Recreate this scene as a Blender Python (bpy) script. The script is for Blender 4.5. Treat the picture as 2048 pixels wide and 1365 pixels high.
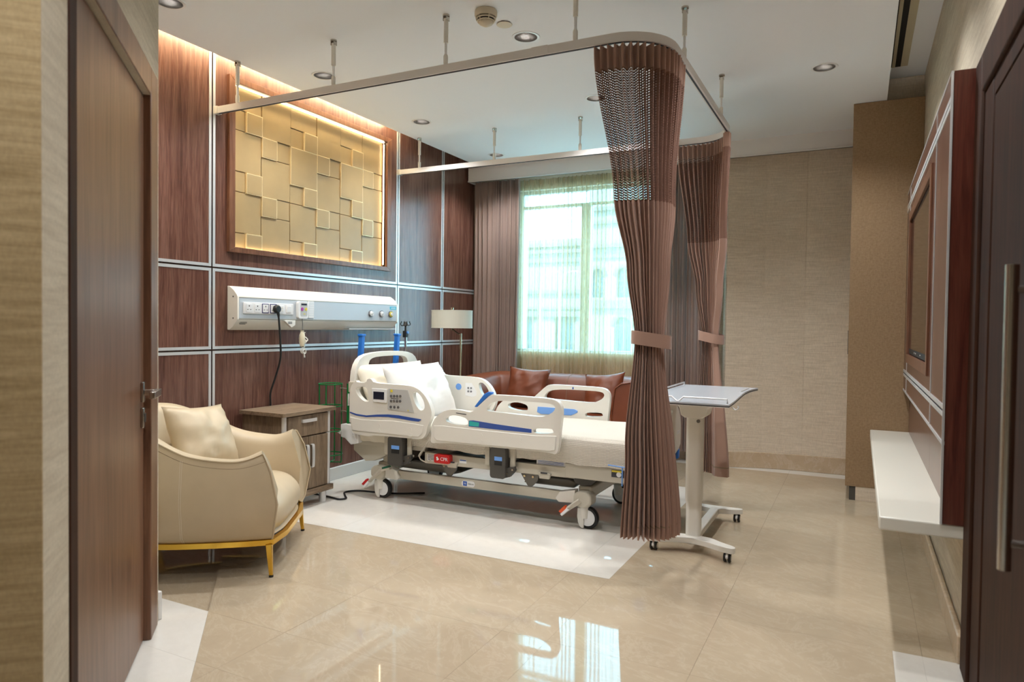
import bpy, bmesh, math, random
from mathutils import Vector, Matrix, noise
from mathutils.geometry import tessellate_polygon
random.seed(7)
for o in list(bpy.data.objects): bpy.data.objects.remove(o)
SC = bpy.context.scene
COL = SC.collection
PI = math.pi
R = math.radians

# ------------------------------------------------------------------ camera
cam = bpy.data.cameras.new('camera'); camo = bpy.data.objects.new('camera', cam); COL.objects.link(camo)
cam.sensor_width = 36; cam.lens = 1385.18 / 2048 * 36; cam.clip_start = .05; cam.clip_end = 400
yaw, pit, rol = R(-26.6318), R(-1.33455), R(.71425)
fw = Vector((math.sin(yaw)*math.cos(pit), math.cos(yaw)*math.cos(pit), math.sin(pit)))
rt = Vector((math.cos(yaw), -math.sin(yaw), 0)); up = rt.cross(fw)
r2 = rt*math.cos(rol) + up*math.sin(rol); u2 = -rt*math.sin(rol) + up*math.cos(rol)
mw = Matrix((r2, u2, -fw)).transposed().to_4x4(); mw.translation = (0, 0, 1.15)
camo.matrix_world = mw
cam.dof.use_dof = True; cam.dof.focus_distance = 4.3; cam.dof.aperture_fstop = 3.5
SC.camera = camo

# ------------------------------------------------------------------ world, sun, exposure
SC.view_settings.view_transform = 'Standard'; SC.view_settings.look = 'None'
SC.view_settings.exposure = 1.36; SC.view_settings.gamma = 1.0; SC.view_settings.use_curve_mapping = False
W = bpy.data.worlds.new('sky'); SC.world = W; W.use_nodes = True
bg = W.node_tree.nodes['Background']
bg.inputs[0].default_value = (.47, .79, 1.0, 1); bg.inputs[1].default_value = 5.4
sun = bpy.data.lights.new('sun', 'SUN'); sun.energy = 5.0; sun.angle = R(1); sun.color = (1, .96, .9)
suno = bpy.data.objects.new('sun', sun); COL.objects.link(suno)
suno.rotation_euler = Vector((.35, .72, -.75)).to_track_quat('-Z', 'Y').to_euler()
# daylight portal in the window opening (sampling aid for the sky)
pa = bpy.data.lights.new('window_portal', 'AREA'); pa.shape = 'RECTANGLE'; pa.size = 1.7; pa.size_y = 1.55
pa.cycles.is_portal = True
pao = bpy.data.objects.new('window_portal', pa); COL.objects.link(pao)
pao.location = (-2.15, 6.30, 1.665); pao.rotation_euler = (R(-90), 0, 0)
DOWNLIGHT_W = 27.5
LIGHT_COL = (.97, .985, 1.0)

# ------------------------------------------------------------------ materials
def newmat(name):
    m = bpy.data.materials.new(name); m.use_nodes = True
    nt = m.node_tree; b = nt.nodes['Principled BSDF']
    return m, nt, b
def N(nt, t, **k):
    n = nt.nodes.new(t)
    for a, v in k.items(): setattr(n, a, v)
    return n
def rgba(c): return (c[0], c[1], c[2], 1)
def plain(name, c, rough=.5, metal=0, emit=None, es=0, coat=0, spec=.5, sheen=0, trans=0, alpha=1):
    m, nt, b = newmat(name)
    b.inputs['Base Color'].default_value = rgba(c); b.inputs['Roughness'].default_value = rough
    b.inputs['Metallic'].default_value = metal; b.inputs['Coat Weight'].default_value = coat
    b.inputs['Specular IOR Level'].default_value = spec
    b.inputs['Sheen Weight'].default_value = sheen; b.inputs['Transmission Weight'].default_value = trans
    if emit: b.inputs['Emission Color'].default_value = rgba(emit); b.inputs['Emission Strength'].default_value = es
    return m
def coords(nt, scale, rand=0, rot=(0,0,0), obj=False):
    if obj:
        tc = N(nt, 'ShaderNodeTexCoord'); src = tc.outputs['Object']
    else:
        g = N(nt, 'ShaderNodeNewGeometry'); src = g.outputs['Position']
    if rand:
        oi = N(nt, 'ShaderNodeObjectInfo'); mu = N(nt, 'ShaderNodeVectorMath', operation='SCALE'); mu.inputs[0].default_value = (13, 7, 9)
        nt.links.new(oi.outputs['Random'], mu.inputs['Scale'])
        ad = N(nt, 'ShaderNodeVectorMath', operation='ADD'); nt.links.new(src, ad.inputs[0]); nt.links.new(mu.outputs[0], ad.inputs[1]); src = ad.outputs[0]
    mp = N(nt, 'ShaderNodeMapping'); mp.inputs['Scale'].default_value = scale; mp.inputs['Rotation'].default_value = rot
    nt.links.new(src, mp.inputs['Vector'])
    return mp.outputs[0]
def ramp(nt, fac, stops):
    r = N(nt, 'ShaderNodeValToRGB'); e = r.color_ramp.elements
    e[0].position, e[0].color = stops[0][0], rgba(stops[0][1]); e[1].position, e[1].color = stops[-1][0], rgba(stops[-1][1])
    for p, c in stops[1:-1]:
        x = e.new(p); x.color = rgba(c)
    nt.links.new(fac, r.inputs[0]); return r.outputs[0]
def noise_tex(nt, vec, scale=1, detail=6, rough=.6, dist=0):
    n = N(nt, 'ShaderNodeTexNoise'); n.inputs['Scale'].default_value = scale; n.inputs['Detail'].default_value = detail
    n.inputs['Roughness'].default_value = rough; n.inputs['Distortion'].default_value = dist
    nt.links.new(vec, n.inputs['Vector']); return n.outputs['Fac']
def mixc(nt, fac, a, b, mode='MIX'):
    m = N(nt, 'ShaderNodeMix', data_type='RGBA', blend_type=mode)
    for i, v in ((6, a), (7, b)):
        if hasattr(v, 'is_output'): nt.links.new(v, m.inputs[i])
        else: m.inputs[i].default_value = rgba(v)
    if hasattr(fac, 'is_output'): nt.links.new(fac, m.inputs[0])
    else: m.inputs[0].default_value = fac
    return m.outputs[2]
def bump(nt, b, h, strength=.2, dist=.002):
    bp = N(nt, 'ShaderNodeBump'); bp.inputs['Strength'].default_value = strength; bp.inputs['Distance'].default_value = dist
    nt.links.new(h, bp.inputs['Height']); nt.links.new(bp.outputs[0], b.inputs['Normal'])
def wood(name, dark, mid, light, rough=.3, grain=(26, 26, 1.6), bumpy=.05, coat=0):
    m, nt, b = newmat(name)
    v = coords(nt, grain, rand=1)
    n1 = noise_tex(nt, v, 1.0, 8, .62, 1.2)
    v2 = coords(nt, tuple(g*7 for g in grain), rand=1)
    n2 = noise_tex(nt, v2, 1.0, 4, .5, 0)
    c = ramp(nt, n1, [(.30, dark), (.48, mid), (.72, light)])
    c2 = ramp(nt, n2, [(.35, (.72,.72,.72)), (.65, (1.08,1.08,1.08))])
    c = mixc(nt, .8, c, c2, 'MULTIPLY')
    nt.links.new(c, b.inputs['Base Color']); b.inputs['Roughness'].default_value = rough; b.inputs['Coat Weight'].default_value = coat
    b.inputs['Coat Roughness'].default_value = .2
    bump(nt, b, n2, bumpy, .001)
    return m
def wallpaper(name, a, c, rough=.75, sc=(7, 7, 150), fine=(220, 220, 40), st=.35):
    m, nt, b = newmat(name)
    n1 = noise_tex(nt, coords(nt, sc), 1, 5, .65, .3); n2 = noise_tex(nt, coords(nt, fine), 1, 3, .5)
    col = ramp(nt, n1, [(.32, a), (.66, c)])
    col = mixc(nt, .5, col, ramp(nt, n2, [(.3, (.8,.8,.8)), (.7, (1.1,1.1,1.1))]), 'MULTIPLY')
    nt.links.new(col, b.inputs['Base Color']); b.inputs['Roughness'].default_value = rough; b.inputs['Specular IOR Level'].default_value = .25
    bump(nt, b, n1, st, .002); return m
def fabric(name, c, rough=.85, wave=(900, 900, 900), st=.15, sheen=.1, var=.12, trl=0):
    m, nt, b = newmat(name)
    n1 = noise_tex(nt, coords(nt, wave), 1, 2, .5); n2 = noise_tex(nt, coords(nt, (5, 5, 5)), 1, 3, .5)
    lo = tuple(x*(1-var) for x in c); hi = tuple(min(1, x*(1+var)) for x in c)
    col = mixc(nt, .5, ramp(nt, n1, [(.3, lo), (.7, hi)]), ramp(nt, n2, [(.3, lo), (.7, hi)]))
    nt.links.new(col, b.inputs['Base Color']); b.inputs['Roughness'].default_value = rough
    b.inputs['Sheen Weight'].default_value = sheen; b.inputs['Specular IOR Level'].default_value = .2
    bump(nt, b, n1, st, .001)
    if trl:
        t = N(nt, 'ShaderNodeBsdfTranslucent'); nt.links.new(col, t.inputs[0])
        mx = N(nt, 'ShaderNodeMixShader'); mx.inputs[0].default_value = trl
        nt.links.new(b.outputs[0], mx.inputs[1]); nt.links.new(t.outputs[0], mx.inputs[2])
        nt.links.new(mx.outputs[0], nt.nodes['Material Output'].inputs[0])
    return m
def leather(name, c, rough=.42, var=.1):
    m, nt, b = newmat(name)
    v = N(nt, 'ShaderNodeTexVoronoi'); v.inputs['Scale'].default_value = 1; nt.links.new(coords(nt, (420, 420, 420)), v.inputs['Vector'])
    n2 = noise_tex(nt, coords(nt, (6, 6, 6)), 1, 4, .55)
    col = ramp(nt, n2, [(.3, tuple(x*(1-var) for x in c)), (.7, tuple(x*(1+var) for x in c))])
    nt.links.new(col, b.inputs['Base Color']); b.inputs['Roughness'].default_value = rough
    bump(nt, b, v.outputs['Distance'], .08, .0006); return m
def marble(name, base, dark, vein, rough=.035, amt=.5):
    m, nt, b = newmat(name)
    v = coords(nt, (1, 1, 1), rand=1, rot=(0, 0, .5))
    n1 = noise_tex(nt, v, 2.2, 9, .65, .6)
    n3 = noise_tex(nt, v, 14, 6, .7, .4)
    vs = N(nt, 'ShaderNodeMapping'); vs.inputs['Scale'].default_value = (1, 2.2, 1); nt.links.new(v, vs.inputs['Vector'])
    n2 = noise_tex(nt, vs.outputs[0], 3.0, 12, .68, 1.6)
    c = ramp(nt, n1, [(.3, dark), (.65, base)])
    c = mixc(nt, .35, c, ramp(nt, n3, [(.3, dark), (.7, tuple(min(1, x*1.1) for x in base))]))
    ve = ramp(nt, n2, [(.47, (0,0,0)), (.5, (1,1,1)), (.53, (0,0,0))])
    fm = N(nt, 'ShaderNodeMath', operation='MULTIPLY'); nt.links.new(ve, fm.inputs[0]); fm.inputs[1].default_value = amt
    c = mixc(nt, fm.outputs[0], c, vein)
    nt.links.new(c, b.inputs['Base Color']); b.inputs['Roughness'].default_value = rough; b.inputs['Specular IOR Level'].default_value = .5
    return m
def waffle(name, c):
    m, nt, b = newmat(name)
    w = []
    for ax in ('X', 'Z'):
        t = N(nt, 'ShaderNodeTexWave', bands_direction=ax); t.inputs['Scale'].default_value = 1
        mp = N(nt, 'ShaderNodeMapping'); mp.inputs['Scale'].default_value = (36, 36, 36)
        uv = N(nt, 'ShaderNodeUVMap'); nt.links.new(uv.outputs[0], mp.inputs[0])
        nt.links.new(mp.outputs[0], t.inputs[0]); w.append(t.outputs['Fac'])
        if ax == 'Z': t.bands_direction = 'Y'
    mx = N(nt, 'ShaderNodeMath', operation='MULTIPLY'); nt.links.new(w[0], mx.inputs[0]); nt.links.new(w[1], mx.inputs[1])
    col = ramp(nt, mx.outputs[0], [(.0, tuple(x*.72 for x in c)), (.6, c)])
    nt.links.new(col, b.inputs['Base Color']); b.inputs['Roughness'].default_value = .9; b.inputs['Specular IOR Level'].default_value = .15
    bump(nt, b, mx.outputs[0], .6, .004); return m

M = {}
M['ceiling'] = plain('ceiling_paint', (.86, .885, .91), .8, spec=.2)
M['white_paint'] = plain('white_paint', (.80, .77, .74), .45)
M['wallpaper'] = wallpaper('linen_wallpaper', (.64, .53, .40), (.80, .69, .55))
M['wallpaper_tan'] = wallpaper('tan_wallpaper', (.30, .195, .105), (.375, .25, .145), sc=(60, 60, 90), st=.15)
M['wallpaper_gold'] = wallpaper('golden_wallpaper', (.40, .28, .135), (.58, .43, .235), sc=(5, 5, 70), fine=(160, 160, 90))
M['led_cove'] = plain('cove_led', (1, .9, .7), .5, emit=(1, .80, .50), es=14)
M['wallpaper_entry'] = wallpaper('entry_wallpaper', (.52, .44, .33), (.66, .58, .45), sc=(5, 5, 60), fine=(160, 160, 90))
M['panel'] = wood('walnut_panel', (.095, .040, .028), (.165, .074, .052), (.245, .125, .092), .23)
M['panel_edge'] = wood('mahogany_edge', (.075, .016, .010), (.12, .030, .018), (.16, .05, .03), .3)
M['frame_wood'] = wood('walnut_frame', (.11, .040, .020), (.19, .080, .042), (.26, .125, .07), .3)
M['door_wood'] = wood('door_veneer', (.12, .052, .026), (.19, .088, .046), (.25, .125, .068), .36, grain=(14, 14, .9))
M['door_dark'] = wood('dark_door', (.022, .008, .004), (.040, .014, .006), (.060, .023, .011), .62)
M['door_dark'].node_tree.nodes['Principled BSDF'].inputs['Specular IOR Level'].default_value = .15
M['oak'] = wood('grey_oak', (.14, .09, .055), (.235, .165, .105), (.34, .25, .165), .45, grain=(30, 4, 30))
M['oak_v'] = wood('grey_oak_front', (.125, .08, .05), (.215, .15, .095), (.31, .23, .15), .45, grain=(30, 30, 3))
M['silver'] = plain('brushed_aluminium', (.80, .80, .80), .36, .55)
M['steel'] = plain('satin_steel', (.52, .48, .43), .25, 1)
M['chrome'] = plain('chrome', (.8, .8, .8), .07, 1)
M['reflector'] = plain('facet_reflector', (.50, .46, .42), .05, 1)
M['gold'] = plain('polished_gold', (.83, .52, .08), .2, 1)
M['brass'] = plain('aged_brass', (.68, .58, .40), .25, 1)
M['marble'] = marble('beige_marble', (.50, .405, .285), (.455, .36, .25), (.60, .505, .38), amt=.35)
M['marble_white'] = marble('white_marble', (.76, .725, .66), (.71, .67, .60), (.80, .77, .71), amt=.2)
M['skirting'] = marble('skirting_marble', (.58, .44, .30), (.46, .34, .22), (.66, .54, .42), rough=.2)
M['skirting_white'] = plain('white_skirting', (.76, .74, .70), .25)
M['gold_tile'] = leather('gold_leather_tile', (.37, .262, .125), .38, .06)
M['pale_gold'] = plain('pale_gold_halo', (.85, .70, .42), .35, .5)  # bright colour stands in for the glow around raised niche tiles
M['led'] = plain('led_strip', (1, .9, .7), .5, emit=(1, .82, .52), es=4.5)
M['plastic_white'] = plain('ivory_plastic', (.80, .77, .70), .32)
M['plastic_pure'] = plain('white_plastic', (.84, .84, .84), .3)
M['plastic_grey'] = plain('warm_grey_plastic', (.60, .55, .46), .4)
M['frame_grey'] = plain('grey_beige_steel', (.56, .52, .43), .38, .0)
M['dark_grey'] = plain('dark_grey_plastic', (.075, .07, .062), .4)
M['mid_grey'] = plain('mid_grey_metal', (.20, .19, .17), .4, .3)
M['black'] = plain('black_rubber', (.012, .012, .012), .5)
M['blue'] = plain('blue_plastic', (.02, .17, .62), .35)
M['blue_soft'] = plain('soft_blue_plastic', (.16, .36, .80), .4)
M['blue_stripe'] = plain('blue_stripe', (.035, .09, .36), .3)
M['red'] = plain('red_plastic', (.62, .02, .02), .35)
M['orange'] = plain('orange_plastic', (.75, .10, .02), .35)
M['green'] = plain('green_enamel', (.0, .17, .035), .3)
M['green_dark'] = plain('green_pedal', (.0, .08, .04), .4)
M['teal'] = plain('teal_window', (.02, .42, .42), .2)
M['screen'] = plain('display_screen', (.015, .018, .035), .12)
M['panel_grey'] = plain('control_panel_grey', (.52, .52, .50), .35)
M['button'] = plain('metal_button', (.26, .26, .28), .25, .7)
M['yellow'] = plain('yellow_mark', (.75, .60, .05), .4)
M['purple'] = plain('purple_button', (.45, .04, .36), .35)
M['sheet'] = fabric('white_cotton', (.86, .84, .80), .9, st=.1, var=.03)
M['pillowcase'] = fabric('cream_cotton', (.85, .79, .66), .9, st=.1, var=.05)
M['waffle'] = waffle('waffle_blanket', (.82, .755, .65))
M['leather'] = leather('taupe_leather', (.58, .47, .315), .40, .05)
M['seam'] = plain('dark_seam', (.27, .19, .12), .7)
M['stitch'] = plain('pale_stitch', (.70, .63, .52), .7)
M['leather_brown'] = leather('brown_leather', (.20, .050, .018), .40, .12)
M['curtain'] = fabric('mauve_brown_curtain', (.44, .27, .205), .85, st=.2, var=.07, sheen=.25, trl=.1)
M['drape'] = fabric('taupe_drape', (.40, .285, .24), .85, st=.2, var=.08, sheen=.2, trl=.08)
M['shade'] = fabric('lamp_shade_linen', (.80, .77, .67), .9, st=.1, var=.02, trl=.3)
M['bench'] = plain('ivory_quartz', (.80, .765, .665), .28)
M['tv'] = plain('tv_glass', (.02, .016, .013), .06)
M['socket_hole'] = plain('socket_slot', (.03, .03, .03), .6)
M['navy'] = plain('navy_ring', (.03, .03, .14), .4)
M['unit_band'] = plain('pale_blue_band', (.56, .62, .67), .35)
M['sticker'] = plain('cyan_sticker', (.02, .48, .66), .45)
M['logo_blue'] = plain('logo_blue', (.02, .10, .45), .4)
M['ink'] = plain('dark_ink', (.05, .05, .06), .6)
M['white_ink'] = plain('white_ink', (.9, .9, .9), .6)
M['slot'] = plain('slot_black', (.006, .006, .006), .8)
M['slot_frame'] = plain('slot_frame', (.60, .54, .38), .5)
M['detector'] = plain('detector_ivory', (.70, .62, .47), .45)
M['lamp_glow'] = plain('lamp_lens', (1, 1, 1), .4, emit=(1, .93, .82), es=3)
M['stone'] = plain('pale_stone', (.20, .19, .175), .8)
M['stone_trim'] = plain('stone_trim', (.12, .115, .105), .8)
M['far_glass'] = plain('far_window_glass', (.03, .06, .075), .4)
M['asphalt'] = plain('pale_ground', (.45, .43, .40), .9)
M['lamp_grey'] = plain('street_lamp_grey', (.35, .36, .37), .5)
M['window_frame'] = plain('pale_aluminium_frame', (.78, .86, .88), .4)
M['plastic_bag'] = plain('clear_wrap', (.75, .68, .50), .25)

def glass_mat(name, tint, refl=.06):
    m, nt, b = newmat(name); nt.nodes.remove(b)
    t = N(nt, 'ShaderNodeBsdfTransparent'); t.inputs[0].default_value = rgba(tint)
    g = N(nt, 'ShaderNodeBsdfGlossy'); g.inputs['Roughness'].default_value = .02
    mx = N(nt, 'ShaderNodeMixShader'); mx.inputs[0].default_value = refl
    nt.links.new(t.outputs[0], mx.inputs[1]); nt.links.new(g.outputs[0], mx.inputs[2]); nt.links.new(mx.outputs[0], nt.nodes['Material Output'].inputs[0]); return m
M['glass'] = glass_mat('tinted_glass', (.80, .95, .99))
M['clear'] = glass_mat('clear_plastic', (.55, .72, .95), .12)
def sheer_mat(name, c, opac):
    m, nt, b = newmat(name); nt.nodes.remove(b)
    d = N(nt, 'ShaderNodeBsdfDiffuse'); d.inputs[0].default_value = rgba(c)
    l = N(nt, 'ShaderNodeBsdfTranslucent'); l.inputs[0].default_value = rgba(c)
    a = N(nt, 'ShaderNodeMixShader'); a.inputs[0].default_value = .55; nt.links.new(d.outputs[0], a.inputs[1]); nt.links.new(l.outputs[0], a.inputs[2])
    t = N(nt, 'ShaderNodeBsdfTransparent')
    n1 = noise_tex(nt, coords(nt, (160, 160, 6)), 1, 2, .5)
    mr = N(nt, 'ShaderNodeMapRange'); nt.links.new(n1, mr.inputs[0]); mr.inputs[1].default_value = .3; mr.inputs[2].default_value = .7
    mr.inputs[3].default_value = opac - .12; mr.inputs[4].default_value = opac + .12
    mx = N(nt, 'ShaderNodeMixShader'); nt.links.new(mr.outputs[0], mx.inputs[0]); nt.links.new(t.outputs[0], mx.inputs[1]); nt.links.new(a.outputs[0], mx.inputs[2])
    nt.links.new(mx.outputs[0], nt.nodes['Material Output'].inputs[0]); return m
M['sheer'] = sheer_mat('sheer_voile', (.72, .585, .37), .44)
def net_mat(name, c, nu, nv):
    m, nt, b = newmat(name)
    b.inputs['Base Color'].default_value = rgba(c); b.inputs['Roughness'].default_value = .85
    uv = N(nt, 'ShaderNodeUVMap'); sp = N(nt, 'ShaderNodeSeparateXYZ'); nt.links.new(uv.outputs[0], sp.inputs[0])
    o = []
    for i, (n, w) in enumerate(((nu, .50), (nv, .58))):
        a = N(nt, 'ShaderNodeMath', operation='MULTIPLY'); nt.links.new(sp.outputs[i], a.inputs[0]); a.inputs[1].default_value = n
        f = N(nt, 'ShaderNodeMath', operation='FRACT'); nt.links.new(a.outputs[0], f.inputs[0])
        g = N(nt, 'ShaderNodeMath', operation='GREATER_THAN'); nt.links.new(f.outputs[0], g.inputs[0]); g.inputs[1].default_value = w; o.append(g.outputs[0])
    h = N(nt, 'ShaderNodeMath', operation='MULTIPLY'); nt.links.new(o[0], h.inputs[0]); nt.links.new(o[1], h.inputs[1])
    t = N(nt, 'ShaderNodeBsdfTransparent'); mx = N(nt, 'ShaderNodeMixShader'); nt.links.new(h.outputs[0], mx.inputs[0])
    nt.links.new(b.outputs[0], mx.inputs[1]); nt.links.new(t.outputs[0], mx.inputs[2]); nt.links.new(mx.outputs[0], nt.nodes['Material Output'].inputs[0]); return m
M['net'] = net_mat('curtain_net', (.25, .13, .09), 95, 90)

# ------------------------------------------------------------------ mesh helpers
MW = {}
def link(o, parent=None):
    COL.objects.link(o)
    if parent is not None: o.parent = parent
    return o
def tag(o, label=None, cat=None, group=None, kind=None):
    if label: o['label'] = label
    if cat: o['category'] = cat
    if group: o['group'] = group
    if kind: o['kind'] = kind
    return o
def thing(name, label, cat, loc, rotz=0, group=None):
    o = bpy.data.objects.new(name, None); COL.objects.link(o); o.location = loc; o.rotation_euler = (0, 0, rotz)
    o.empty_display_size = .1
    MW[o.name] = Matrix.Translation(loc) @ Matrix.Rotation(rotz, 4, 'Z')
    return tag(o, label, cat, group)
class B:
    def __init__(s): s.v = []; s.f = []; s.uv = None
    def add(s, vs, fs):
        k = len(s.v); s.v += [Vector(p) for p in vs]; s.f += [tuple(i+k for i in f) for f in fs]; return s
    def box(s, x0, x1, y0, y1, z0, z1):
        return s.add([(x0,y0,z0),(x1,y0,z0),(x1,y1,z0),(x0,y1,z0),(x0,y0,z1),(x1,y0,z1),(x1,y1,z1),(x0,y1,z1)],
            [(0,3,2,1),(4,5,6,7),(0,1,5,4),(1,2,6,5),(2,3,7,6),(3,0,4,7)])
    def obox(s, c, sz, mat3):      # oriented box
        c = Vector(c); h = [d/2 for d in sz]
        vs = [c + mat3 @ Vector((a*h[0], b*h[1], d*h[2])) for d in (-1,1) for a, b in ((-1,-1),(1,-1),(1,1),(-1,1))]
        return s.add(vs, [(0,3,2,1),(4,5,6,7),(0,1,5,4),(1,2,6,5),(2,3,7,6),(3,0,4,7)])
    def prism(s, poly, a0, a1, axis='y', holes=()):
        loops = [list(poly)] + [list(h) for h in holes]
        flat = [p for l in loops for p in l]
        tris = tessellate_polygon([[Vector((p[0], p[1], 0)) for p in l] for l in loops])
        def P(p, a):
            if axis == 'y': return (p[0], a, p[1])
            if axis == 'x': return (a, p[0], p[1])
            return (p[0], p[1], a)
        n = len(flat); vs = [P(p, a0) for p in flat] + [P(p, a1) for p in flat]; fs = []
        for t in tris: fs.append(tuple(t)); fs.append(tuple(i+n for i in reversed(t)))
        k = 0
        for l in loops:
            m = len(l)
            for i in range(m): a, b = k+i, k+(i+1) % m; fs.append((a, b, b+n, a+n))
            k += m
        s.add(vs, fs); s.fix = True; return s
    def cyl(s, p0, p1, r0, r1=None, n=16, cap=True):
        r1 = r0 if r1 is None else r1
        p0, p1 = Vector(p0), Vector(p1); d = (p1-p0).normalized(); a = d.orthogonal().normalized(); b = d.cross(a)
        vs = [p + (a*math.cos(2*PI*i/n) + b*math.sin(2*PI*i/n))*r for p, r in ((p0, r0), (p1, r1)) for i in range(n)]
        fs = [(i, (i+1) % n, n+(i+1) % n, n+i) for i in range(n)]
        if cap: fs += [tuple(range(n-1, -1, -1)), tuple(range(n, 2*n))]
        return s.add(vs, fs)
    def tube(s, path, r, n=8, closed=False, cap=True):
        P = [Vector(p) for p in path]; m = len(P); vs = []; prev = None
        for i in range(m):
            if closed: d = P[(i+1) % m] - P[i-1]
            else: d = P[min(i+1, m-1)] - P[max(i-1, 0)]
            d.normalize()
            if prev is None: a = d.orthogonal().normalized()
            else:
                a = prev - d*prev.dot(d)
                a = a.normalized() if a.length > 1e-6 else d.orthogonal().normalized()
            prev = a; b = d.cross(a); rr = r[i] if isinstance(r, (list, tuple)) else r
            vs += [P[i] + (a*math.cos(2*PI*k/n) + b*math.sin(2*PI*k/n))*rr for k in range(n)]
        fs = []
        for i in range(m if closed else m-1):
            j = (i+1) % m
            fs += [(i*n+k, i*n+(k+1) % n, j*n+(k+1) % n, j*n+k) for k in range(n)]
        if cap and not closed: fs += [tuple(range(n-1, -1, -1)), tuple((m-1)*n+k for k in range(n))]
        return s.add(vs, fs)
    def ribbon(s, path, hw, ht, upv=(0,0,1), closed=False):   # rectangular section along a path
        P = [Vector(p) for p in path]; m = len(P); vs = []; upv = Vector(upv)
        for i in range(m):
            d = (P[(i+1) % m] - P[i-1]) if closed else (P[min(i+1, m-1)] - P[max(i-1, 0)]); d.normalize()
            sd = d.cross(upv).normalized(); u = sd.cross(d)
            vs += [P[i]+sd*a+u*b for a, b in ((-hw,-ht),(hw,-ht),(hw,ht),(-hw,ht))]
        fs = []
        for i in range(m if closed else m-1):
            j = (i+1) % m; fs += [(i*4+k, i*4+(k+1) % 4, j*4+(k+1) % 4, j*4+k) for k in range(4)]
        if not closed: fs += [(3,2,1,0), tuple((m-1)*4+k for k in range(4))]
        return s.add(vs, fs)
    def lathe(s, prof, c=(0,0,0), n=24, axis='z'):
        vs = []; m = len(prof)
        for i in range(n):
            a = 2*PI*i/n
            for r, h in prof:
                p = (r*math.cos(a), r*math.sin(a), h)
                if axis == 'y': p = (r*math.cos(a), h, r*math.sin(a))
                if axis == 'x': p = (h, r*math.cos(a), r*math.sin(a))
                vs.append((p[0]+c[0], p[1]+c[1], p[2]+c[2]))
        fs = [(i*m+k, ((i+1) % n)*m+k, ((i+1) % n)*m+k+1, i*m+k+1) for i in range(n) for k in range(m-1)]
        if prof[0][0] > 1e-5: fs.append(tuple(i*m for i in range(n-1, -1, -1)))
        if prof[-1][0] > 1e-5: fs.append(tuple(i*m+m-1 for i in range(n)))
        s.fix = True; return s.add(vs, fs)
    def torus(s, c, R_, r, n=24, k=8, axis='z'):
        pts = []
        for i in range(n):
            a = 2*PI*i/n; p = {'z': (R_*math.cos(a), R_*math.sin(a), 0), 'y': (R_*math.cos(a), 0, R_*math.sin(a)), 'x': (0, R_*math.cos(a), R_*math.sin(a))}[axis]
            pts.append((p[0]+c[0], p[1]+c[1], p[2]+c[2]))
        return s.tube(pts, r, k, closed=True)
    def grid(s, fn, nu, nv, closed_u=False, uvfn=None):
        k = len(s.v); vs = [fn(i/nu, j/nv) for j in range(nv+1) for i in range(nu+1)]
        fs = [(j*(nu+1)+i, j*(nu+1)+i+1, (j+1)*(nu+1)+i+1, (j+1)*(nu+1)+i) for j in range(nv) for i in range(nu)]
        s.add(vs, fs)
        if uvfn:
            s.uv = s.uv or {}
            for j in range(nv+1):
                for i in range(nu+1): s.uv[k+j*(nu+1)+i] = uvfn(i/nu, j/nv)
        return s
    def build(s, name, mat, parent=None, smooth=0, bevel=0, seg=2, local=False, subsurf=0, solid=0, weld=False):
        vs = [Vector(v) for v in s.v]
        if parent is not None:
            Mp = MW[parent.name]
            if not local:
                inv = Mp.inverted(); vs = [inv @ v for v in vs]
            loc = None
        else:
            lo = [min(v[i] for v in vs) for i in range(3)]; hi = [max(v[i] for v in vs) for i in range(3)]
            loc = Vector(((lo[0]+hi[0])/2, (lo[1]+hi[1])/2, lo[2])); vs = [v - loc for v in vs]
        me = bpy.data.meshes.new(name); me.from_pydata([tuple(v) for v in vs], [], s.f)
        if s.uv:
            ul = me.uv_layers.new(name='UVMap')
            for l in me.loops: ul.data[l.index].uv = s.uv.get(l.vertex_index, (0, 0))
        if weld or getattr(s, 'fix', False):
            bm = bmesh.new(); bm.from_mesh(me)
            if weld: bmesh.ops.remove_doubles(bm, verts=bm.verts, dist=1e-5)
            bmesh.ops.recalc_face_normals(bm, faces=bm.faces); bm.to_mesh(me); bm.free()
        me.update()
        o = bpy.data.objects.new(name, me); link(o, parent)
        if loc is not None: o.location = loc; MW[o.name] = Matrix.Translation(loc)
        else: MW[o.name] = MW[parent.name]
        me.materials.append(M[mat] if isinstance(mat, str) else mat)
        if smooth or bevel or subsurf:
            me.shade_smooth()
            if smooth != 180: me.set_sharp_from_angle(angle=R(smooth or 35))
        if solid:
            md = o.modifiers.new('solid', 'SOLIDIFY'); md.thickness = solid; md.offset = 0
        if bevel:
            md = o.modifiers.new('bevel', 'BEVEL'); md.width = bevel; md.segments = seg; md.limit_method = 'ANGLE'; md.angle_limit = R(35)
        if subsurf:
            md = o.modifiers.new('sub', 'SUBSURF'); md.levels = subsurf; md.render_levels = subsurf
        return o
def struct(o): o['kind'] = 'structure'; return o
def copy_tree(o, parent=None):
    c = o.copy(); COL.objects.link(c)
    if parent is not None: c.parent = parent
    for ch in [x for x in bpy.data.objects if x.parent == o]: copy_tree(ch, c)
    return c
def rrect(x0, x1, y0, y1, r, n=5):
    pts = []
    for cx, cy, a0 in ((x1-r, y0+r, -90), (x1-r, y1-r, 0), (x0+r, y1-r, 90), (x0+r, y0+r, 180)):
        pts += [(cx+r*math.cos(R(a0+90*i/n)), cy+r*math.sin(R(a0+90*i/n))) for i in range(n+1)]
    return pts
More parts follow.
